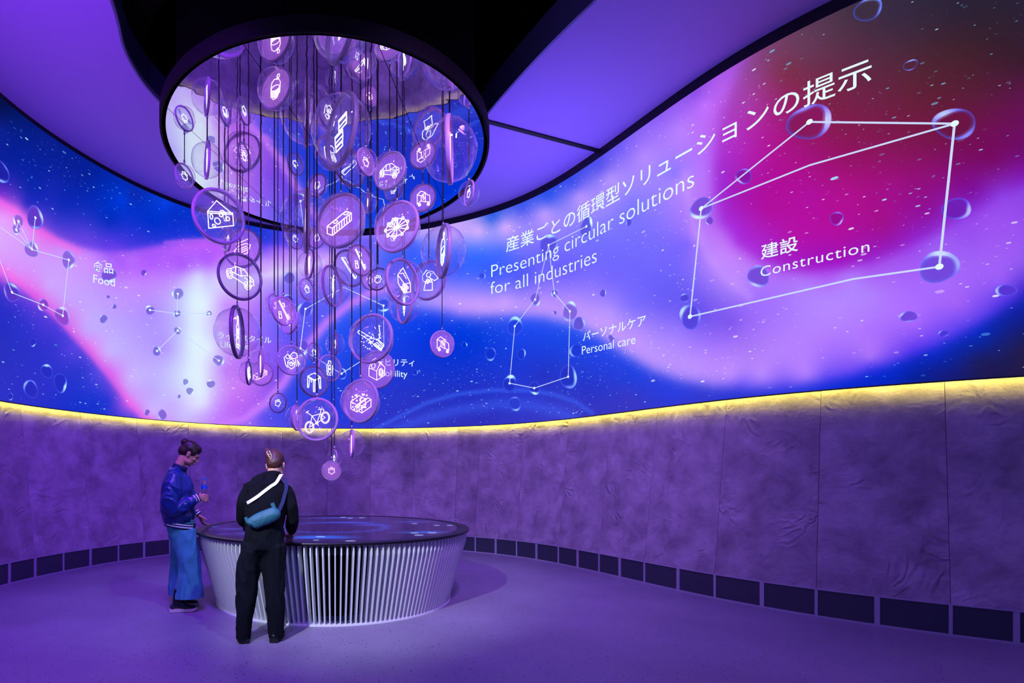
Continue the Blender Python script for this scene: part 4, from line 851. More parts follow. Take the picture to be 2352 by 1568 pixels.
#   x, y, half width, half height (px), which side is nearer, depth m, icon, ring, disc, neon, label
A_, B_, C_ = 'ring_a', 'ring_b', 'ring_c'
PEND = [
 (503,497,59,62.5,-1,5.81,'cheese',B_,'b','w','large glass bubble pendant engraved with a holed cheese wedge'),
 (524,550,7,27,1,6.87,11,A_,'b','w','small edge-on glass bubble just below the cheese wedge bubble'),
 (557,570,41,45,1,7.48,'vessel',A_,'p','p','glass bubble with slanting pink strokes between the cheese and car bubbles'),
 (551.5,635.5,50,53.6,-1,6.13,'car',C_,'b','w','large glass bubble pendant engraved with a car seen from above, under the cheese wedge'),
 (545,763,14,60,-1,6.40,'bottle',C_,'b','w','glass bubble turned edge-on with a dark ring and a pump bottle engraving'),
 (571,856,6,28,-1,5.88,'bag',C_,'b','w','small edge-on bubble with dark ring, under the pump bottle bubble'),
 (599,835,5,32,1,6.72,'ribbon',A_,'p','p','edge-on bubble with a bright pink strip beside the small dark-ringed one'),
 (600,858,27,28,1,7.10,'crate',A_,'p','p','pink-ringed bubble hanging directly behind the bright pink strip'),
 (651,714,26,33,-1,5.55,'toothbrush',A_,'p','p','oval tilted bubble pendant engraved with a toothbrush'),
 (630,700,13,25,-1,6.42,12,A_,'b','w','small bubble half hidden behind the toothbrush bubble, upper side'),
 (665,737,18,30,1,6.08,13,A_,'p','p','pink-ringed bubble peeking out below the toothbrush bubble'),
 (669,827,33,34.4,-1,5.70,'bag',B_,'b','w','grey-ringed bubble engraved with a heap of small packages, facing front'),
 (721,808,13,22,-1,7.04,14,A_,'b','w','tiny pink-ringed bubble above the stool bubble'),
 (757,845,26,31,-1,7.00,'jug',A_,'b','w','bubble engraved with a bottle shape, right of the stool'),
 (721.3,875.4,33,36,-1,5.88,'stool',C_,'b','w','dark-ringed bubble engraved with a three-legged stool'),
 (728,963,48,50,1,5.69,'bicycle',A_,'b','p','large bubble engraved with a bicycle, low in the cluster'),
 (682,959,13,30,-1,6.27,'ribbon',A_,'p','p','bubble with a pink glow partly behind the bicycle bubble'),
 (638.4,925,19.5,23.3,1,6.30,15,C_,'b','w','small oval bubble with a grey ring hanging alone, left of the bicycle bubble'),
 (852,777.5,49,57,1,6.14,'fork',B_,'b','w','large bubble engraved with a fork scattering dots'),
 (865.6,849,40,44,1,6.89,'house',A_,'p','p','pink-ringed bubble engraved with a house, below the fork bubble'),
 (828,921,40,50.5,1,5.65,'blocks',B_,'p','p','large pinkish bubble engraved with two speckled blocks'),
 (808,1018,4,33,1,6.74,'ribbon',A_,'p','p','edge-on bubble hanging at the level of the yellow light strip'),
 (761.7,1080.5,23,23.2,1,6.27,16,B_,'p','p','lowest bubble of the cluster, small with a pale ring'),
 (768,1052,6,20,1,6.83,17,A_,'b','w','tiny edge-on bubble right behind the lowest one'),
 (770,790,5,26,1,7.77,18,A_,'b','w','faint edge-on bubble behind the cords left of the fork bubble'),
 (1015.5,790,27.5,31,-1,7.19,'cart',A_,'p','p','bubble engraved with a delivery trike, hanging alone at the right edge of the cluster'),
 (1018,577,15,59,1,6.38,'tube',B_,'b','w','large bubble turned edge-on with a ribbed tube engraving'),
 (985,644,38,45,1,7.60,'duct',A_,'b','w','bubble engraved with a curved pipe shape, behind the ribbed tube bubble'),
 (925,647.5,37.6,53,-1,6.01,'parcel',A_,'b','p','large oval bubble engraved with an opened parcel'),
 (929,700,17,43,1,7.00,'ribbon',A_,'b','w','bubble with a bright white pouch shape under the parcel bubble'),
 (868,641,24,26,1,6.26,19,C_,'b','w','small dark-ringed bubble engraved with a plant, left of the parcel'),
 (849,643,20,23,-1,7.16,20,A_,'p','p','small pink-ringed bubble half hidden behind the small dark-ringed plant bubble'),
 (827,598,27,35.5,-1,6.57,'toothbrush',A_,'p','w','oval pink-ringed bubble with one bright diagonal stroke'),
 (803,616,35,42,-1,8.00,'ruler',A_,'b','w','far bubble engraved with a long ruler'),
 (763,657,22,46,-1,6.51,'ribbon',A_,'b','w','narrow oval bubble with a thin bright blade, left of the ruler bubble'),
 (711,607,10,32,1,7.22,'ribbon',A_,'p','w','edge-on bubble directly under the large molecule bubble'),
 (705,664,16,25,-1,6.02,21,A_,'b','w','small oval bubble with a flake outline under the edge-on one'),
 (704,508,3,69,1,6.67,'molecule',A_,'b','w','very large bubble turned fully edge-on with linked polygons inside'),
 (783,507,54,62,1,5.86,'crate',B_,'p','p','large bubble engraved with a slatted crate'),
 (911.8,521,49,58,1,5.74,'wheel',A_,'p','w','large pink-ringed bubble engraved with a spoked wheel'),
 (971,455,30,32,1,6.88,'cart',A_,'p','p','bubble engraved with a delivery trike below the mirror edge, right of the wheel'),
 (1077,444,11,28,1,6.18,22,A_,'b','p','small turned bubble furthest to the right, against the ceiling'),
 (1032.6,345,5,71,-1,5.51,'ribbon',A_,'p','p','very large bubble turned edge-on near the right rim of the mirror'),
 (895,393,36,43,1,5.56,'car',B_,'p','w','bubble engraved with a small car tilted upward, under the mirror'),
 (840,372,20,30,-1,4.95,23,A_,'p','p','small pink-ringed oval bubble left of the tilted car'),
 (783.6,300,34,78,1,5.16,'stack',B_,'b','w','biggest bubble of the cluster, engraved with stacked blocks'),
 (757,352,26,37,-1,6.02,'bag',A_,'b','w','whitish bubble showing through the lower part of the biggest one'),
 (633,204,35,46,1,5.00,'tube',B_,'p','p','bubble engraved with a pink ribbed barrel, highest of the cluster'),
 (476,368,5,40,1,5.92,'bottle',A_,'b','w','edge-on bubble against the pale reflection near the mirror rim'),
 (423.6,404,20,27,-1,6.26,24,A_,'b','w','small oval bubble furthest to the left, against the mirror edge'),
 (560.5,359,14,29,-1,6.01,25,A_,'b','w','small narrow oval bubble under the mirror, right of the pale edge-on one'),
 (516,497,13,30,-1,6.60,26,A_,'b','w','small bubble seen through the glass of the cheese wedge bubble'),
 (904,545,20,25,1,7.86,27,A_,'b','w','small bubble seen through the spoked wheel bubble'),
 (729,545,20,26,1,7.80,28,A_,'p','w','small bubble seen between the molecule and crate bubbles'),
 (845,465,3,24,1,6.00,29,A_,'b','w','small edge-on bubble between the crate and wheel bubbles'),
 (678,548,18,24,-1,7.51,30,A_,'b','w','small bubble seen through the left side of the molecule bubble'),
]
for i, (x, y, hw, hh, sg, D, kd, rg, dk, nk, lab) in enumerate(PEND):
    X = (x - CX) / F * D; z = HC + (H0 - y) * D / F; r = hh * D / F
    d0 = math.hypot(X - DX, D - DY)
    if d0 > 1.84: print('PENDANT OUTSIDE', i, lab, round(d0, 2))
    v = Vector((X, D)).normalized(); base = math.atan2(-v.x, v.y); th_ = math.acos(min(1, hw / hh))
    root = empty('bubble_pendant', (X, D, z), base - sg * th_)
    tag(root, lab, 'pendant', 'glass bubble pendants hanging under the mirror')
    def part(nm, me, s=r, rot=(0, 0, 0)):
        o = bpy.data.objects.new(nm, me); COL.objects.link(o); o.parent = root; o.scale = (s, s, s); o.rotation_euler = rot; return o
    part('ring', RINGS[rg])
    part('glass_dome', DOMES[i % 4]); part('glass_dome', DOMES[(i + 1) % 4], rot=(0, 0, PI))
    part('engraved_disc', DISCS['disc_pink' if dk == 'p' else 'disc_blue'])
    part('engraving', icon_mesh(kd, 'neon_pink' if nk == 'p' else 'neon_white', hh > 38))
    c = part('cord_clip', CLIP, 1.0); c.location = (0, 0, r + .02)
    mb = MB(); L_ = DZ - (z + r + .043); cr = .0055 if i % 3 else .0075
    mb.lathe([(cr, 0), (cr, L_)], 7); o = mb.build('cord', M['cord'], root); o.location = (0, 0, r + .04)
#@@PART2_END
# ------------------------------------------------------------------ people
M['skin'] = pmat('skin', '#c98f78', 0.5); M['skin2'] = pmat('skin_pale', '#d8a08c', 0.5)
M['hair'] = pmat('brown_hair', '#2c1a14', 0.45, bump=(70, 0.15)); M['hair2'] = pmat('auburn_hair', '#4a2620', 0.45, bump=(70, 0.18))
M['navy'] = pmat('navy_satin', '#0c3074', 0.33, bump=(9, 0.25)); M['navyrib'] = pmat('navy_rib', '#0b1c48', 0.8)
M['white'] = pmat('white_knit', '#f2eef6', 0.7)
M['denim'] = pmat('blue_denim', '#3c96a0', 0.85, bump=(160, 0.2), mottling=(14, 0.16))
M['knit'] = pmat('black_knit', '#080a10', 0.9, spec=.15, bump=(120, 0.25)); M['slack'] = pmat('black_cloth', '#0a0e16', 0.9, spec=.15)
M['shoe_dark'] = pmat('dark_mesh', '#15202c', 0.7); M['sole'] = pmat('white_sole', '#d8c6c8', 0.5); M['blackrub'] = pmat('black_rubber', '#0b0b0e', 0.5)
M['lace'] = pmat('cyan_lace', '#1590b8', 0.7); M['teal'] = pmat('teal_nylon', '#20606e', 0.6, bump=(80, 0.2)); M['clipb'] = pmat('beige_clip', '#d8b49a', 0.3)
M['eye'] = pmat('eye', '#1a120e', 0.2); M['gold'] = pmat('gold', '#e8b040', 0.25, 1.0); M['lime'] = pmat('lime_tab', '#c8f020', 0.5)
def cr(P, m=5):
    P = [np.array(p, float) for p in P]; out = []
    Q = [2 * P[0] - P[1]] + P + [2 * P[-1] - P[-2]]
    for i in range(1, len(Q) - 2):
        p0, p1, p2, p3 = Q[i - 1:i + 3]
        for t in np.linspace(0, 1, m, endpoint=False):
            out.append(.5*((2*p1)+(-p0+p2)*t+(2*p0-5*p1+4*p2-p3)*t*t+(-p0+3*p1-3*p2+p3)*t**3))
    out.append(Q[-2]); return out
def limb(mb, rows, side=(1, 0, 0), n=16, m=5, round_ends=True):
    """rows: x, y, z, radius along side, radius across"""
    R = cr(rows, m); pts_ = [Vector(r[:3]) for r in R]; ra = [max(.002, r[3]) for r in R]; rb_ = [max(.002, r[4]) for r in R]
    if round_ends:
        t0 = (pts_[0] - pts_[1]).normalized(); t1 = (pts_[-1] - pts_[-2]).normalized(); a0, b0, a1, b1 = ra[0], rb_[0], ra[-1], rb_[-1]
        pts_ = [pts_[0] + t0 * min(a0, b0) * .5] + pts_ + [pts_[-1] + t1 * min(a1, b1) * .5]; ra = [a0 * .6] + ra + [a1 * .6]; rb_ = [b0 * .6] + rb_ + [b1 * .6]
    k = len(mb.V); N = len(pts_)
    for j, p in enumerate(pts_):
        t = (pts_[min(j + 1, N - 1)] - pts_[max(j - 1, 0)]).normalized(); u = Vector(side); u = (u - t * u.dot(t)).normalized(); v = t.cross(u)
        for i in range(n):
            a_ = 2 * PI * i / n; mb.V.append(tuple(p + u * math.cos(a_) * ra[j] + v * math.sin(a_) * rb_[j]))
    for j in range(N - 1):
        for i in range(n): mb.F.append((k + j*n + i, k + j*n + (i+1) % n, k + (j+1)*n + (i+1) % n, k + (j+1)*n + i))
    mb.F.append(tuple(k + i for i in range(n))[::-1]); mb.F.append(tuple(k + (N-1)*n + i for i in range(n)))
def ball(mb, c, r, Mx=None, n=16, m=10):
    k = len(mb.V)
    for j in range(1, m):
        for i in range(n):
            t = PI * j / m; a_ = 2 * PI * i / n; v = Vector((r[0]*math.sin(t)*math.cos(a_), r[1]*math.sin(t)*math.sin(a_), r[2]*math.cos(t)))
            if Mx is not None: v = Mx @ v
            mb.V.append(tuple(v + Vector(c)))
    ax = Vector((0, 0, r[2])); 
    if Mx is not None: ax = Mx @ ax
    mb.V.append(tuple(Vector(c) + ax)); mb.V.append(tuple(Vector(c) - ax)); T_, B2 = len(mb.V) - 2, len(mb.V) - 1
    for j in range(m - 2):
        for i in range(n): mb.F.append((k + j*n + i, k + (j+1)*n + i, k + (j+1)*n + (i+1) % n, k + j*n + (i+1) % n))
    for i in range(n): mb.F.append((T_, k + i, k + (i+1) % n)); mb.F.append((B2, k + (m-2)*n + (i+1) % n, k + (m-2)*n + i))
def fuse(name, mb, voxel, mat, parent, it=6, fac=.5, wr=0, wsc=(9, 9, 5), seed=0, cut=None):
    me = bpy.data.meshes.new('tmp'); me.from_pydata([tuple(v) for v in mb.V], [], mb.F); me.update()
    ob = bpy.data.objects.new('tmp', me); COL.objects.link(ob)
    r = ob.modifiers.new('r', 'REMESH'); r.mode = 'VOXEL'; r.voxel_size = voxel; r.adaptivity = 0
    s_ = ob.modifiers.new('s', 'SMOOTH'); s_.factor = fac; s_.iterations = it
    dg = bpy.context.evaluated_depsgraph_get(); m2 = bpy.data.meshes.new_from_object(ob.evaluated_get(dg)); bpy.data.objects.remove(ob)
    if cut is not None:
        bm = bmesh.new(); bm.from_mesh(m2)
        bmesh.ops.bisect_plane(bm, geom=bm.verts[:] + bm.edges[:] + bm.faces[:], plane_co=(0, 0, cut), plane_no=(0, 0, -1), clear_outer=True)
        bm.to_mesh(m2); bm.free()
    if wr:
        m2.update(); N_ = [v.normal.copy() for v in m2.vertices]; P_ = [v.co.copy() for v in m2.vertices]; Q_ = []
        for p, nn_ in zip(P_, N_): 
            q = Vector((p.x * wsc[0] + seed, p.y * wsc[1], p.z * wsc[2]))
            w = noise.noise(q + Vector((noise.noise(q * .7), 0, noise.noise(q * .6 + Vector((3, 1, 0))))) * 1.6)
            Q_ += list(p + nn_ * wr * (1 - 2 * abs(w) ** .7 * 1.6))
        m2.vertices.foreach_set('co', Q_); m2.update()
    m2.name = name; m2.materials.clear(); return link(name, m2, mat, parent, True)
def head_frame(c, pitch, yaw=0, roll=0):
    return Matrix.Translation(Vector(c)) @ Matrix.Rotation(yaw, 4, 'Z') @ Matrix.Rotation(-pitch, 4, 'X') @ Matrix.Rotation(roll, 4, 'Y')
def add_head(mb, H):
    R3 = H.to_3x3(); P = lambda *q: H @ Vector(q)
    def b(c, r): ball(mb, P(*c), r, R3)
    b((0, -.012, .03), (.074, .094, .083)); b((0, .03, -.03), (.060, .064, .082)); b((0, .056, -.096), (.030, .030, .024))
    b((.032, .03, -.075), (.03, .045, .035)); b((-.032, .03, -.075), (.03, .045, .035))
    b((0, .080, .014), (.046, .016, .011)); b((.034, .070, -.028), (.022, .018, .018)); b((-.034, .070, -.028), (.022, .018, .018))
    limb(mb, [tuple(P(0, .086, .004)) + (.008, .008), tuple(P(0, .104, -.020)) + (.010, .011), tuple(P(0, .112, -.036)) + (.013, .012)], n=10, m=3)
    b((.011, .100, -.041), (.008, .009, .007)); b((-.011, .100, -.041), (.008, .009, .007))
    b((0, .092, -.064), (.021, .011, .006)); b((0, .090, -.075), (.018, .011, .007))
    for s in (-1, 1):
        b((s * .073, -.004, -.018), (.009, .020, .031)); b((s * .079, -.012, -.006), (.006, .016, .016))
def face_parts(H, root, brow):
    R3 = H.to_3x3()
    for s in (-1, 1):
        mb = MB(); ball(mb, H @ Vector((s * .030, .083, -.006)), (.011, .006, .004), R3, 10, 6); mb.build('eye', M['eye'], root, True)
        mb = MB(); limb(mb, [tuple(H @ Vector((s * .014, .095, .012))) + (.003, .003), tuple(H @ Vector((s * .03, .093, .018))) + (.0035, .003), tuple(H @ Vector((s * .048, .080, .012))) + (.002, .002)], n=6, m=3); mb.build('eyebrow', brow, root, True)
def hand_relaxed(mb, w, d, side, s=1):
    """w wrist, d direction of the hand, side: unit vector across the palm towards the thumb"""
    w = Vector(w); d = Vector(d).normalized(); u = Vector(side); u = (u - d * u.dot(d)).normalized(); nrm = d.cross(u)
    limb(mb, [tuple(w - d * .03) + (.026, .018), tuple(w + d * .01) + (.028, .017), tuple(w + d * .05) + (.039, .014), tuple(w + d * .088) + (.038, .012)], side=u, n=14, m=4)
    for i, (o_, L_) in enumerate(((.029, .070), (.010, .078), (-.010, .072), (-.029, .056))):
        b0 = w + d * .075 + u * o_; p1 = b0 + d * .02; p2 = p1 + (d * .9 + nrm * s * .35).normalized() * L_ * .42; p3 = p2 + (d * .6 + nrm * s * .8).normalized() * L_ * .33; p4 = p3 + (d * .3 + nrm * s).normalized() * L_ * .25
        limb(mb, [tuple(b0) + (.0095, .0095), tuple(p1) + (.0092, .0092), tuple(p2) + (.0085, .0085), tuple(p3) + (.0078, .0078), tuple(p4) + (.0065, .0065)], side=u, n=8, m=3)
    t0 = w + d * .02 + u * .026; t1 = t0 + (d * .5 + u * .8 + nrm * s * .2).normalized() * .035; t2 = t1 + (d + u * .25 + nrm * s * .4).normalized() * .032; t3 = t2 + (d + nrm * s * .5).normalized() * .025
    limb(mb, [tuple(t0) + (.014, .013), tuple(t1) + (.0115, .011), tuple(t2) + (.010, .0095), tuple(t3) + (.008, .0075)], side=nrm, n=8, m=3)
def shoe(root, x, y, yaw, L_, upper, sole, lace=None, hi=1.0):
    e = Matrix.Translation((x, y, 0)) @ Matrix.Rotation(yaw, 4, 'Z')
    out = [(.0, -.5, .034), (.0, -.46, .038), (.0, -.25, .036), (.004, 0, .038), (.006, .2, .047), (.004, .36, .045), (-.002, .46, .032), (-.004, .5, .016)]
    mb = MB(); n = len(out); rows = []
    O_ = cr([(a_, b_ * L_, c_) for a_, b_, c_ in out], 3)
    k = len(O_); V = []
    for z in (0.004, .020, .032):
        for (a_, b_, c_) in O_:
            t_ = (b_ / L_ + .5); lift = .012 * max(0, (t_ - .75) / .25) ** 2 + (.006 * (1 - t_) if z > .01 else 0); g = 1.0 if z > .01 else .93
            V.append((a_ + c_ * g, b_, z + lift)); V.append((a_ - c_ * g, b_, z + lift))
    Fc = []
    for l in range(2):
        for i in range(k - 1):
            a0 = l * 2 * k + 2 * i; b0 = (l + 1) * 2 * k + 2 * i
            Fc += [(a0, a0 + 2, b0 + 2, b0), (a0 + 1, b0 + 1, b0 + 3, a0 + 3)]
        a0 = l * 2 * k; b0 = a0 + 2 * k; Fc += [(a0, b0, b0 + 1, a0 + 1)]; a0 += 2 * (k - 1); b0 += 2 * (k - 1); Fc += [(a0, a0 + 1, b0 + 1, b0)]
    for i in range(k - 1): Fc += [(2*i, 2*i+1, 2*i+3, 2*i+2), (4*k+2*i, 4*k+2*i+2, 4*k+2*i+3, 4*k+2*i+1)]
    V = [tuple(e @ Vector(v)) for v in V]; up = empty('shoe', (0, 0, 0)); bpy.data.objects.remove(up)
    mb = MB(); P = lambda a_, b_, c_: tuple(e @ Vector((a_, b_ * L_, c_)))
    limb(mb, [P(0, -.42, .045) + (.030, .030), P(0, -.28, .055 * hi) + (.034, .040 * hi), P(.003, -.05, .055) + (.034, .038), P(.005, .18, .045) + (.041, .026), P(.002, .36, .040) + (.038, .018), P(-.002, .44, .038) + (.026, .012)], side=tuple(e.to_3x3() @ Vector((1, 0, 0))), n=18, m=4)
    limb(mb, [P(0, -.27, .05) + (.033, .036), P(0, -.24, .10 * hi) + (.034, .040)], side=tuple(e.to_3x3() @ Vector((1, 0, 0))), n=16, m=3)
    o = fuse('shoe', mb, .006, upper, root, 3)
    so = mk('sole', V, Fc, sole, o, False); bm = bmesh.new(); bm.from_mesh(so.data); bmesh.ops.recalc_face_normals(bm, faces=bm.faces); bm.to_mesh(so.data); bm.free()
    if lace:
        mb = MB()
        for i in range(5):
            yy_ = -.12 + i * .055; zz_ = .098 - i * .0085
            mb.bar(P(-.022, yy_, zz_), P(.022, yy_ + .03, zz_ - .004), .005, .004, (0, 0, 1)); mb.bar(P(.022, yy_, zz_), P(-.022, yy_ + .03, zz_ - .004), .005, .004, (0, 0, 1))
        for s in (-1, 1):
            mb.bar(P(0, -.13, .105), P(s * .045, -.10, .085), .005, .004, (0, 0, 1)); mb.bar(P(s * .045, -.10, .085), P(s * .03, .02, .078), .005, .004, (0, 0, 1))
        mb.build('lace', lace, o)
    return o
def band(name, c, ax, rx, ry, h, mat, parent, side=(1, 0, 0), n=40, th=.006, a0=0, a1=2 * PI):
    """short elliptic tube of knit round a limb"""
    c = Vector(c); t = Vector(ax).normalized(); u = Vector(side); u = (u - t * u.dot(t)).normalized(); v = t.cross(u); V = []
    full = a1 - a0 > 6.2; N = n if full else n + 1
    for (dr, dh) in ((0, -.5), (th, -.42), (th, .42), (0, .5), (-.008, .5), (-.008, -.5)):
        for i in range(N):
            a_ = a0 + (a1 - a0) * i / n; V.append(tuple(c + u * math.cos(a_) * (rx + dr) + v * math.sin(a_) * (ry + dr) + t * dh * h))
    Fc = [(j*N + i, j*N + (i+1) % N, ((j+1) % 6)*N + (i+1) % N, ((j+1) % 6)*N + i) for j in range(6) for i in range(N if full else N - 1)]
    if not full: Fc += [tuple(j * N for j in range(6)), tuple(j * N + N - 1 for j in range(6))[::-1]]
    return mk(name, V, Fc, mat, parent, True)

# ---- woman in the varsity jacket, seen from the side
r1 = empty('person', (-2.035, 5.44, 0), math.atan2(.34, .94) - PI / 2)
tag(r1, 'woman with dark hair bun in blue varsity jacket and wide jeans looking down', 'person')
H1 = head_frame((0, .085, 1.602), math.radians(35))
mb = MB(); add_head(mb, H1)
nk_ = H1 @ Vector((0, -.03, -.05))
limb(mb, [(0, -.045, 1.36, .065, .055), (0, -.03, 1.44, .052, .050), tuple(nk_) + (.047, .048)], n=16)
limb(mb, [(0, -.01, .80, .13, .10), (0, -.02, 1.0, .12, .09), (0, -.03, 1.2, .14, .10), (0, -.04, 1.34, .15, .085), (0, -.04, 1.41, .09, .06)])
for s in (-1, 1):
    limb(mb, [(s*.08, 0, .84, .08, .09), (s*.09, .035 if s > 0 else .01, .50, .05, .055), (s*.10, -.01, .25, .038, .042), (s*.10, -.036, .07, .03, .032)])
    limb(mb, [(s*.10, -.06, .035, .028, .022), (s*.10, .04, .035, .034, .018), (s*.10, .12, .03, .03, .012)])
limb(mb, [(.15, -.05, 1.37, .05, .05), (.20, -.08, 1.20, .045, .045), (.215, -.085, 1.05, .038, .038), (.19, .03, 1.09, .034, .034), (.155, .15, 1.135, .024, .026), (.148, .19, 1.145, .022, .026)])
limb(mb, [(-.15, -.05, 1.37, .05, .05), (-.20, -.05, 1.22, .045, .045), (-.215, -.02, 1.07, .038, .038), (-.20, .09, 1.0, .032, .032), (-.18, .17, .955, .024, .026)])
hand_relaxed(mb, (-.18, .172, .95), (.02, .45, -.85), (.9, .3, .1), -1)
# hand closed round the bottle
bc = Vector((.118, .222, 1.15)); br_ = .0305
limb(mb, [(.150, .175, 1.150, .018, .026), (.158, .195, 1.152, .014, .036), (.160, .215, 1.152, .012, .040)], side=(1, 0, 0), n=14, m=4)
for i in range(4):
    zf = 1.184 - i * .021; a0, a1 = math.radians(-25), math.radians([150, 165, 160, 140][i]); R0 = br_ + .0095
    rows = [(bc.x + math.cos(t) * R0 * (1.04 if q == 0 else 1), bc.y + math.sin(t) * R0, zf - .004 * q, .0092 - .0006 * q, .0092 - .0006 * q) for q, t in enumerate(np.linspace(a0, a1, 6))]
    limb(mb, rows, side=(0, 0, 1), n=8, m=3)
rows = [(bc.x + math.cos(t) * (br_ + .011), bc.y + math.sin(t) * (br_ + .011), 1.165 + .010 * q, .0125 - .001 * q, .0125 - .001 * q) for q, t in enumerate(np.linspace(math.radians(-40), math.radians(-165), 5))]
limb(mb, rows, side=(0, 0, 1), n=8, m=3)
fuse('body', mb, .0060, M['skin'], r1, 2, .4)
face_parts(H1, r1, M['hair'])
R3 = H1.to_3x3(); mb = MB()
ball(mb, H1 @ Vector((0, -.020, .040)), (.082, .100, .088), R3); ball(mb, H1 @ Vector((0, -.055, -.005)), (.070, .066, .07), R3)
ball(mb, H1 @ Vector((0, .030, .075)), (.062, .055, .045), R3)
for s in (-1, 1): ball(mb, H1 @ Vector((s*.058, .012, .028)), (.022, .045, .045), R3)
ha = fuse('hair', mb, .006, M['hair'], r1, 3, .5, .0016, (40, 12, 40))
mb = MB(); ball(mb, H1 @ Vector((0, -.108, .066)), (.045, .036, .042), R3); 
for q in range(5): 
    a_ = q * 1.26; ball(mb, H1 @ Vector((.022*math.cos(a_), -.118, .066 + .022*math.sin(a_))), (.022, .02, .018), R3)
fuse('hair_bun', mb, .005, M['hair'], ha, 2, .5, .0016, (50, 20, 50))
# jacket
mb = MB()
limb(mb, [(0, -.005, .895, .180, .135), (0, -.018, .94, .200, .158), (0, -.03, 1.06, .205, .166), (0, -.030, 1.2, .205, .160), (0, -.038, 1.31, .198, .136), (0, -.042, 1.385, .165, .098), (0, -.03, 1.43, .095, .078)], n=28)
limb(mb, [(.150, -.05, 1.365, .070, .075), (.205, -.075, 1.24, .070, .082), (.228, -.09, 1.09, .066, .080), (.215, -.04, 1.045, .06, .078), (.195, .045, 1.085, .058, .062), (.168, .125, 1.128, .045, .045)], n=18)
limb(mb, [(-.150, -.05, 1.365, .070, .075), (-.205, -.06, 1.24, .068, .078), (-.228, -.035, 1.10, .062, .07), (-.21, .06, 1.02, .055, .06), (-.188, .13, .98, .043, .045)], n=18)
ja = fuse('varsity_jacket', mb, .008, M['navy'], r1, 4, .5, .009, (7, 9, 6), 2.0)
tl = math.atan2(-.05, .28)
for nm, dz, h_, mt, th_2, arc in (('hem_band', 0, .060, 'navyrib', .002, None), ('hem_stripe', .014, .014, 'white', .006, 1), ('hem_stripe', -.011, .014, 'white', .006, 1)):
    o = band(nm, (0, -.008, .872 + dz), (0, -math.sin(tl), math.cos(tl)), .188, .150, h_, M[mt], ja, n=60, th=th_2, **({} if not arc else dict(a0=math.radians(-235), a1=math.radians(55))))
o = band('collar', (0, -.012, 1.455), (0, .35, .94), .072, .070, .05, M['navyrib'], ja, n=40, th=.004)
for (c, ax) in (((.160, .142, 1.138), (-.16, .42, .18)), ((-.185, .148, .968), (.1, .45, -.5))):
    band('cuff', c, ax, .036, .038, .062, M['navyrib'], ja, n=28, th=.003)
    for q in (-.013, .013): 
        cc_ = Vector(c) + Vector(ax).normalized() * q; band('cuff_stripe', cc_, ax, .0385, .0405, .013, M['white'], ja, n=28, th=.004)
band('bracelet', Vector((.153, .168, 1.146)), (-.16, .42, .18), .027, .029, .007, M['gold'], r1, n=20, th=.003)
# shirt tail and badge seen between the fronts
mb = MB(); mb.box((-.03, .139, 1.03), (.06, .012, .17)); o = mb.build('shirt_front', M['white'], r1)
mb = MB(); mb.box((-.03, .147, 1.0), (.05, .004, .014)); mb.build('badge_tab', M['lime'], r1)
# jeans
mb = MB()
limb(mb, [(0, -.005, .90, .165, .128), (0, -.0, .84, .178, .135), (0, .015, .76, .180, .135)], n=26)
limb(mb, [(.085, .01, .80, .098, .130), (.095, .055, .62, .096, .118), (.10, .085, .46, .092, .112), (.10, .082, .30, .102, .122), (.10, .078, .13, .116, .142), (.10, .076, .07, .118, .146)], n=22)
limb(mb, [(-.085, -.0, .80, .098, .126), (-.09, .0, .62, .094, .112), (-.09, -.005, .46, .090, .102), (-.10, -.014, .30, .100, .106), (-.10, -.018, .13, .108, .112), (-.10, -.02, .07, .108, .114)], n=22)
je = fuse('jeans', mb, .010, M['denim'], r1, 4, .5, .006, (10, 10, 3), 5.0, cut=.140)
for s in (-1, 1):
    mb = MB(); limb(mb, [(s*.10, -.018, .22, .044, .048), (s*.10, -.032, .14, .040, .044), (s*.10, -.038, .08, .038, .042)]); mb.build('sock', M['blackrub'], r1, True)
shoe(r1, .10, .025, math.radians(-4), .265, M['shoe_dark'], M['sole'], M['lace'])
shoe(r1, -.115, .045, math.radians(6), .262, M['shoe_dark'], M['sole'], M['lace'])
# bottle (held: a thing of its own)
Mr1 = r1.matrix_basis
bw = Matrix.Translation(r1.location) @ Matrix.Rotation(r1.rotation_euler.z, 4, 'Z') @ Vector((bc.x, bc.y, 1.128))
bo = empty('water_bottle', bw); tag(bo, 'clear plastic water bottle with blue cap held by the woman in varsity jacket', 'bottle')
def bottle_mat():
    m, nt, b, out = new_mat('clear_plastic'); L = nt.links; nt.nodes.remove(b)
    l0 = nt.nodes.new('ShaderNodeLayerWeight'); lw = nt.nodes.new('ShaderNodeMath'); lw.operation = 'MULTIPLY_ADD'; lw.inputs[1].default_value = .55; lw.inputs[2].default_value = .08; L.new(l0.outputs['Facing'], lw.inputs[0]); tr = nt.nodes.new('ShaderNodeBsdfTransparent'); tr.inputs[0].default_value = (.97, .97, .99, 1)
    gl = nt.nodes.new('ShaderNodeBsdfGlossy'); gl.inputs['Roughness'].default_value = .08; mx = nt.nodes.new('ShaderNodeMixShader')
    L.new(lw.outputs[0], mx.inputs[0]); L.new(tr.outputs[0], mx.inputs[1]); L.new(gl.outputs[0], mx.inputs[2]); L.new(mx.outputs[0], out.inputs[0]); return m
mb = MB(); mb.lathe([(.001, .004), (.024, 0), (.029, .004), (.0295, .03), (.028, .036), (.0295, .042), (.028, .06), (.0295, .066), (.028, .09), (.0295, .098), (.0295, .108), (.0295, .150), (.028, .156), (.022, .178), (.0145, .194), (.0125, .198), (.0125, .206)], 28); mb.build('bottle_body', bottle_mat(), bo, True)
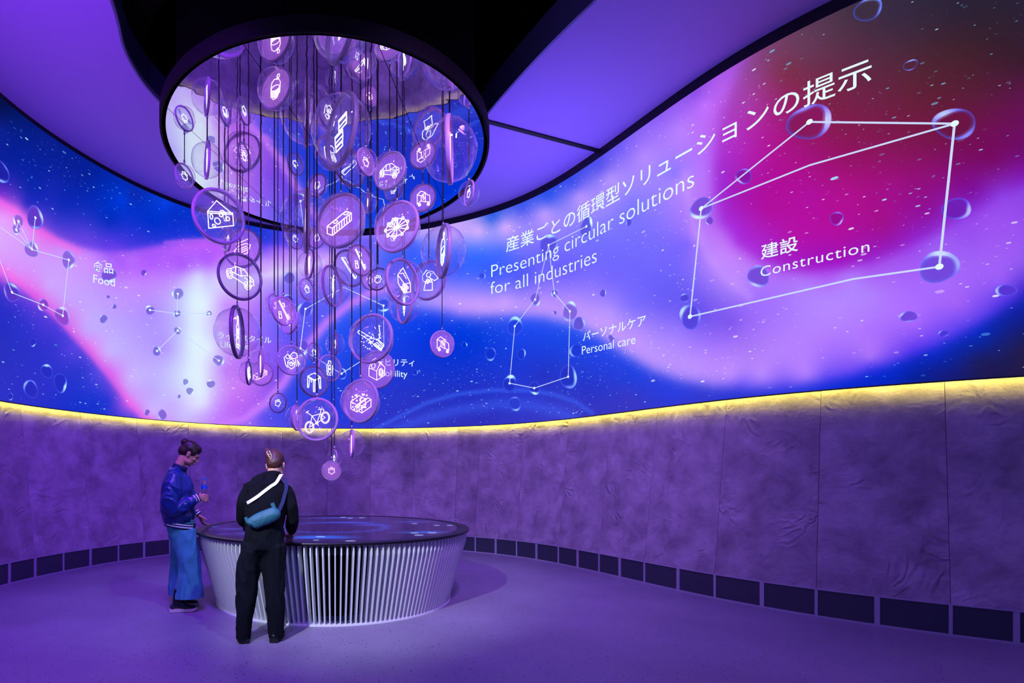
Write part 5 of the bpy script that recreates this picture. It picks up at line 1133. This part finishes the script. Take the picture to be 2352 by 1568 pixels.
mb = MB(); mb.lathe([(.0298, .110), (.0302, .112), (.0302, .146), (.0298, .148)], 28); mb.build('bottle_label', pmat('blue_label', '#1060c8', .4, mottling=(60, .5)), bo, True)
mb = MB(); mb.lathe([(.001, .222), (.0135, .222), (.0148, .219), (.0148, .203), (.0140, .202)], 20); mb.build('bottle_cap', pmat('blue_cap', '#1e88d8', .4), bo, True)

# ---- woman in black, seen from behind
r2 = empty('person', (-.963, 4.44, 0), math.radians(6))
tag(r2, 'woman in loose black outfit with clipped-up hair, back turned, leaning to the round table', 'person')
H2 = head_frame((.072, .215, 1.474), math.radians(24), math.radians(-10), math.radians(-5))
mb = MB(); add_head(mb, H2)
nk_ = H2 @ Vector((0, -.035, -.045))
limb(mb, [(.045, .125, 1.31, .055, .045), (.055, .155, 1.375, .056, .05), tuple(nk_) + (.052, .05)], n=16)
limb(mb, [(0, 0, .84, .13, .10), (0, .01, 1.0, .115, .09), (.01, .06, 1.15, .12, .08), (.025, .10, 1.26, .115, .07), (.04, .13, 1.31, .08, .05)])
for s, xs in ((-1, (-.085, -.125, -.15, -.165)), (1, (.085, .075, .088, .098))):
    limb(mb, [(xs[0], 0, .82, .08, .085), (xs[1], .0, .48, .052, .055), (xs[2], -.01, .25, .042, .045), (xs[3], -.02, .07, .03, .034)])
    limb(mb, [(xs[3], -.04, .035, .028, .022), (xs[3] + s * .015, .06, .035, .034, .018), (xs[3] + s * .03, .13, .03, .03, .012)])
limb(mb, [(-.12, .10, 1.27, .04, .04), (-.178, .09, 1.16, .035, .035), (-.192, .11, 1.06, .033, .033), (-.17, .23, .935, .028, .028), (-.14, .31, .85, .022, .024)])
limb(mb, [(.155, .10, 1.26, .04, .04), (.205, .085, 1.15, .035, .035), (.222, .10, 1.03, .033, .033), (.214, .21, .92, .028, .028), (.20, .29, .85, .022, .024)])
hand_relaxed(mb, (-.138, .315, .845), (.10, 1, -.28), (1, 0, 0), 1); hand_relaxed(mb, (.198, .295, .845), (-.15, 1, -.28), (-1, 0, 0), -1)
fuse('body', mb, .0060, M['skin2'], r2, 2, .4)
face_parts(H2, r2, M['hair2'])
R3 = H2.to_3x3(); mb = MB()
ball(mb, H2 @ Vector((0, -.020, .040)), (.082, .100, .090), R3); ball(mb, H2 @ Vector((0, -.060, -.005)), (.070, .064, .072), R3); ball(mb, H2 @ Vector((0, .030, .072)), (.064, .056, .045), R3)
for s in (-1, 1): ball(mb, H2 @ Vector((s*.058, .010, .026)), (.024, .045, .045), R3)
limb(mb, [tuple(H2 @ Vector((-.02, -.10, .0))) + (.03, .02), tuple(H2 @ Vector((-.035, -.118, .05))) + (.028, .022), tuple(H2 @ Vector((-.045, -.112, .088))) + (.024, .02), tuple(H2 @ Vector((-.058, -.10, .112))) + (.010, .012)])
hb = fuse('hair', mb, .006, M['hair2'], r2, 3, .5, .0018, (60, 14, 60))
mb = MB()
for s in (-1, 1):
    limb(mb, [tuple(H2 @ Vector((-.034 + s*.005, -.124, .078))) + (.003, .005), tuple(H2 @ Vector((-.026 + s*.014, -.142, .048))) + (.0035, .008), tuple(H2 @ Vector((-.012 + s*.012, -.140, .014))) + (.0035, .008), tuple(H2 @ Vector((-.002 + s*.004, -.128, -.012))) + (.003, .005)], n=8)
    for q in range(3):
        p = H2 @ Vector((-.030 + q * .010 + s * .013, -.138, .060 - q * .024)); p2 = H2 @ Vector((-.024 + q * .010 - s * .004, -.128, .056 - q * .024)); mb.bar(p, p2, .004, .004, (0, 1, 0))
mb.build('hair_claw_clip', M['clipb'], hb, True)
mb = MB(); ball(mb, H2 @ Vector((.082, .0, -.052)), (.004, .004, .006), R3, 8, 6); mb.build('earring', M['gold'], r2, True)
# sweater
TS = [(0, -.0, .93, .150, .120), (0, .01, .99, .158, .128), (.005, .035, 1.08, .168, .132), (.012, .07, 1.17, .172, .128), (.020, .10, 1.25, .176, .110), (.032, .125, 1.315, .150, .088), (.048, .150, 1.365, .078, .064), (.056, .170, 1.376, .066, .062)]
mb = MB(); limb(mb, TS, n=28, round_ends=False)
limb(mb, [(-.125, .10, 1.28, .056, .062), (-.172, .085, 1.20, .060, .07), (-.195, .085, 1.11, .058, .076), (-.195, .135, 1.03, .056, .070), (-.17, .225, .945, .052, .05), (-.145, .29, .87, .034, .034)], n=18)
limb(mb, [(.165, .10, 1.27, .058, .062), (.200, .085, 1.19, .058, .07), (.222, .08, 1.09, .054, .078), (.226, .12, .99, .052, .072), (.210, .21, .925, .048, .05), (.203, .27, .87, .034, .034)], n=18)
sw = fuse('sweater', mb, .008, M['knit'], r2, 4, .5, .009, (7, 7, 5), 9.0)
band('collar', (.056, .166, 1.380), (0, .42, .9), .064, .061, .034, M['knit'], sw, n=36, th=.006)
mb = MB()
limb(mb, [(0, -.005, .985, .140, .112), (0, .0, .93, .158, .125), (0, .0, .84, .172, .130), (-.002, 0, .77, .172, .124)], n=26)
limb(mb, [(-.085, 0, .80, .098, .118), (-.122, .0, .64, .100, .108), (-.140, -.005, .48, .090, .100), (-.152, -.012, .33, .080, .092), (-.168, -.02, .16, .066, .078), (-.172, -.022, .0, .055, .070)], n=22)
limb(mb, [(.085, 0, .80, .098, .118), (.076, .0, .64, .098, .108), (.082, -.005, .48, .088, .100), (.088, -.012, .33, .080, .092), (.094, -.02, .16, .068, .078), (.098, -.022, .0, .056, .070)], n=22)
fuse('trousers', mb, .009, M['slack'], r2, 4, .5, .008, (9, 9, 4), 15.0, cut=.022)
shoe(r2, -.175, .035, math.radians(14), .25, M['blackrub'], M['blackrub'], None)
shoe(r2, .100, .035, math.radians(-8), .25, M['blackrub'], M['blackrub'], None)
# bag on a strap across her back (worn: a thing of its own)
W2 = Matrix.Translation(r2.location) @ Matrix.Rotation(r2.rotation_euler.z, 4, 'Z')
bg_ = empty('sling_bag', W2 @ Vector((.018, -.145, 1.035)), math.radians(6)); tag(bg_, 'teal zipped sling bag with white strap worn on the back of woman in black', 'bag')
def back(x, z, lift):
    rows = TS; zz = [r[2] for r in rows]; cx1, cy1, rx1, ry1 = (np.interp(z, zz, [r[i] for r in rows]) for i in (0, 1, 3, 4))
    return Vector((x, cy1 - ry1 * math.sqrt(max(.05, 1 - ((x - cx1) / rx1) ** 2)) - lift, z))
iv = Vector((.018, -.145, 1.035)); RT = Matrix.Rotation(math.radians(-22), 4, 'Y')
mb = MB(); rows = []
limb(mb, [tuple(RT @ Vector((x, 0, z))) + (a1, b1) for x, z, a1, b1 in ((-.118, -.008, .044, .028), (-.108, -.004, .054, .036), (-.04, 0, .060, .042), (.04, 0, .060, .042), (.10, .002, .052, .036), (.118, .004, .036, .026))], side=(0, 0, 1), n=20, m=5)
fuse('bag_body', mb, .006, M['teal'], bg_, 3, .5, .0015, (14, 14, 14))
mb = MB()
Z_ = [RT @ Vector((x, -.036 + abs(x) * .10, .020)) for x in np.linspace(-.095, .085, 9)]; mb.tube(Z_, .0028, 6); mb.build('zip', M['shoe_dark'], bg_)
mb = MB(); q0 = RT @ Vector((-.122, 0, 0)); mb.box(q0 + Vector((-.012, 0, .004)), (.026, .016, .03), RT.to_3x3()); mb.box(q0 + Vector((-.03, .004, .030)), (.024, .012, .05), RT.to_3x3()); mb.box(RT @ Vector((.10, .0, .055)), (.03, .012, .07), RT.to_3x3()); mb.build('buckle', M['teal'], bg_)
def strap(name, P, w, mat):
    V = []; Fc = []
    P = [Vector(p[:3]) for p in cr(P, 6)]
    for j, p in enumerate(P):
        t = (P[min(j + 1, len(P) - 1)] - P[max(j - 1, 0)]).normalized(); nrm = Vector((p.x * .8, -1, .15)).normalized() if p.y < .1 else Vector((0, -.3, 1)).normalized(); s_ = t.cross(nrm).normalized()
        for (a_, b_) in ((-1, 0), (1, 0), (1, .004), (-1, .004)): V.append(tuple(p + s_ * a_ * w / 2 + nrm * b_ - iv))
    for j in range(len(P) - 1):
        for q in range(4): Fc.append((4*j+q, 4*j+(q+1) % 4, 4*j+4+(q+1) % 4, 4*j+4+q))
    Fc += [(0, 3, 2, 1), tuple(len(V) - 4 + q for q in range(4))]
    return mk(name, V, Fc, mat, bg_)
strap('white_strap', [tuple(back(x, z, .030)) for x, z in ((-.138, 1.150), (-.10, 1.172), (-.05, 1.205), (0, 1.245), (.05, 1.285), (.095, 1.318))] + [(.125, .075, 1.375), (.135, .13, 1.385)], .026, M['white'])
strap('dark_strap', [tuple(back(x, z, .026)) for x, z in ((.120, 1.075), (.150, 1.15), (.165, 1.21))] + [(.178, .03, 1.27), (.170, .09, 1.33), (.160, .13, 1.35)], .030, M['navyrib'])
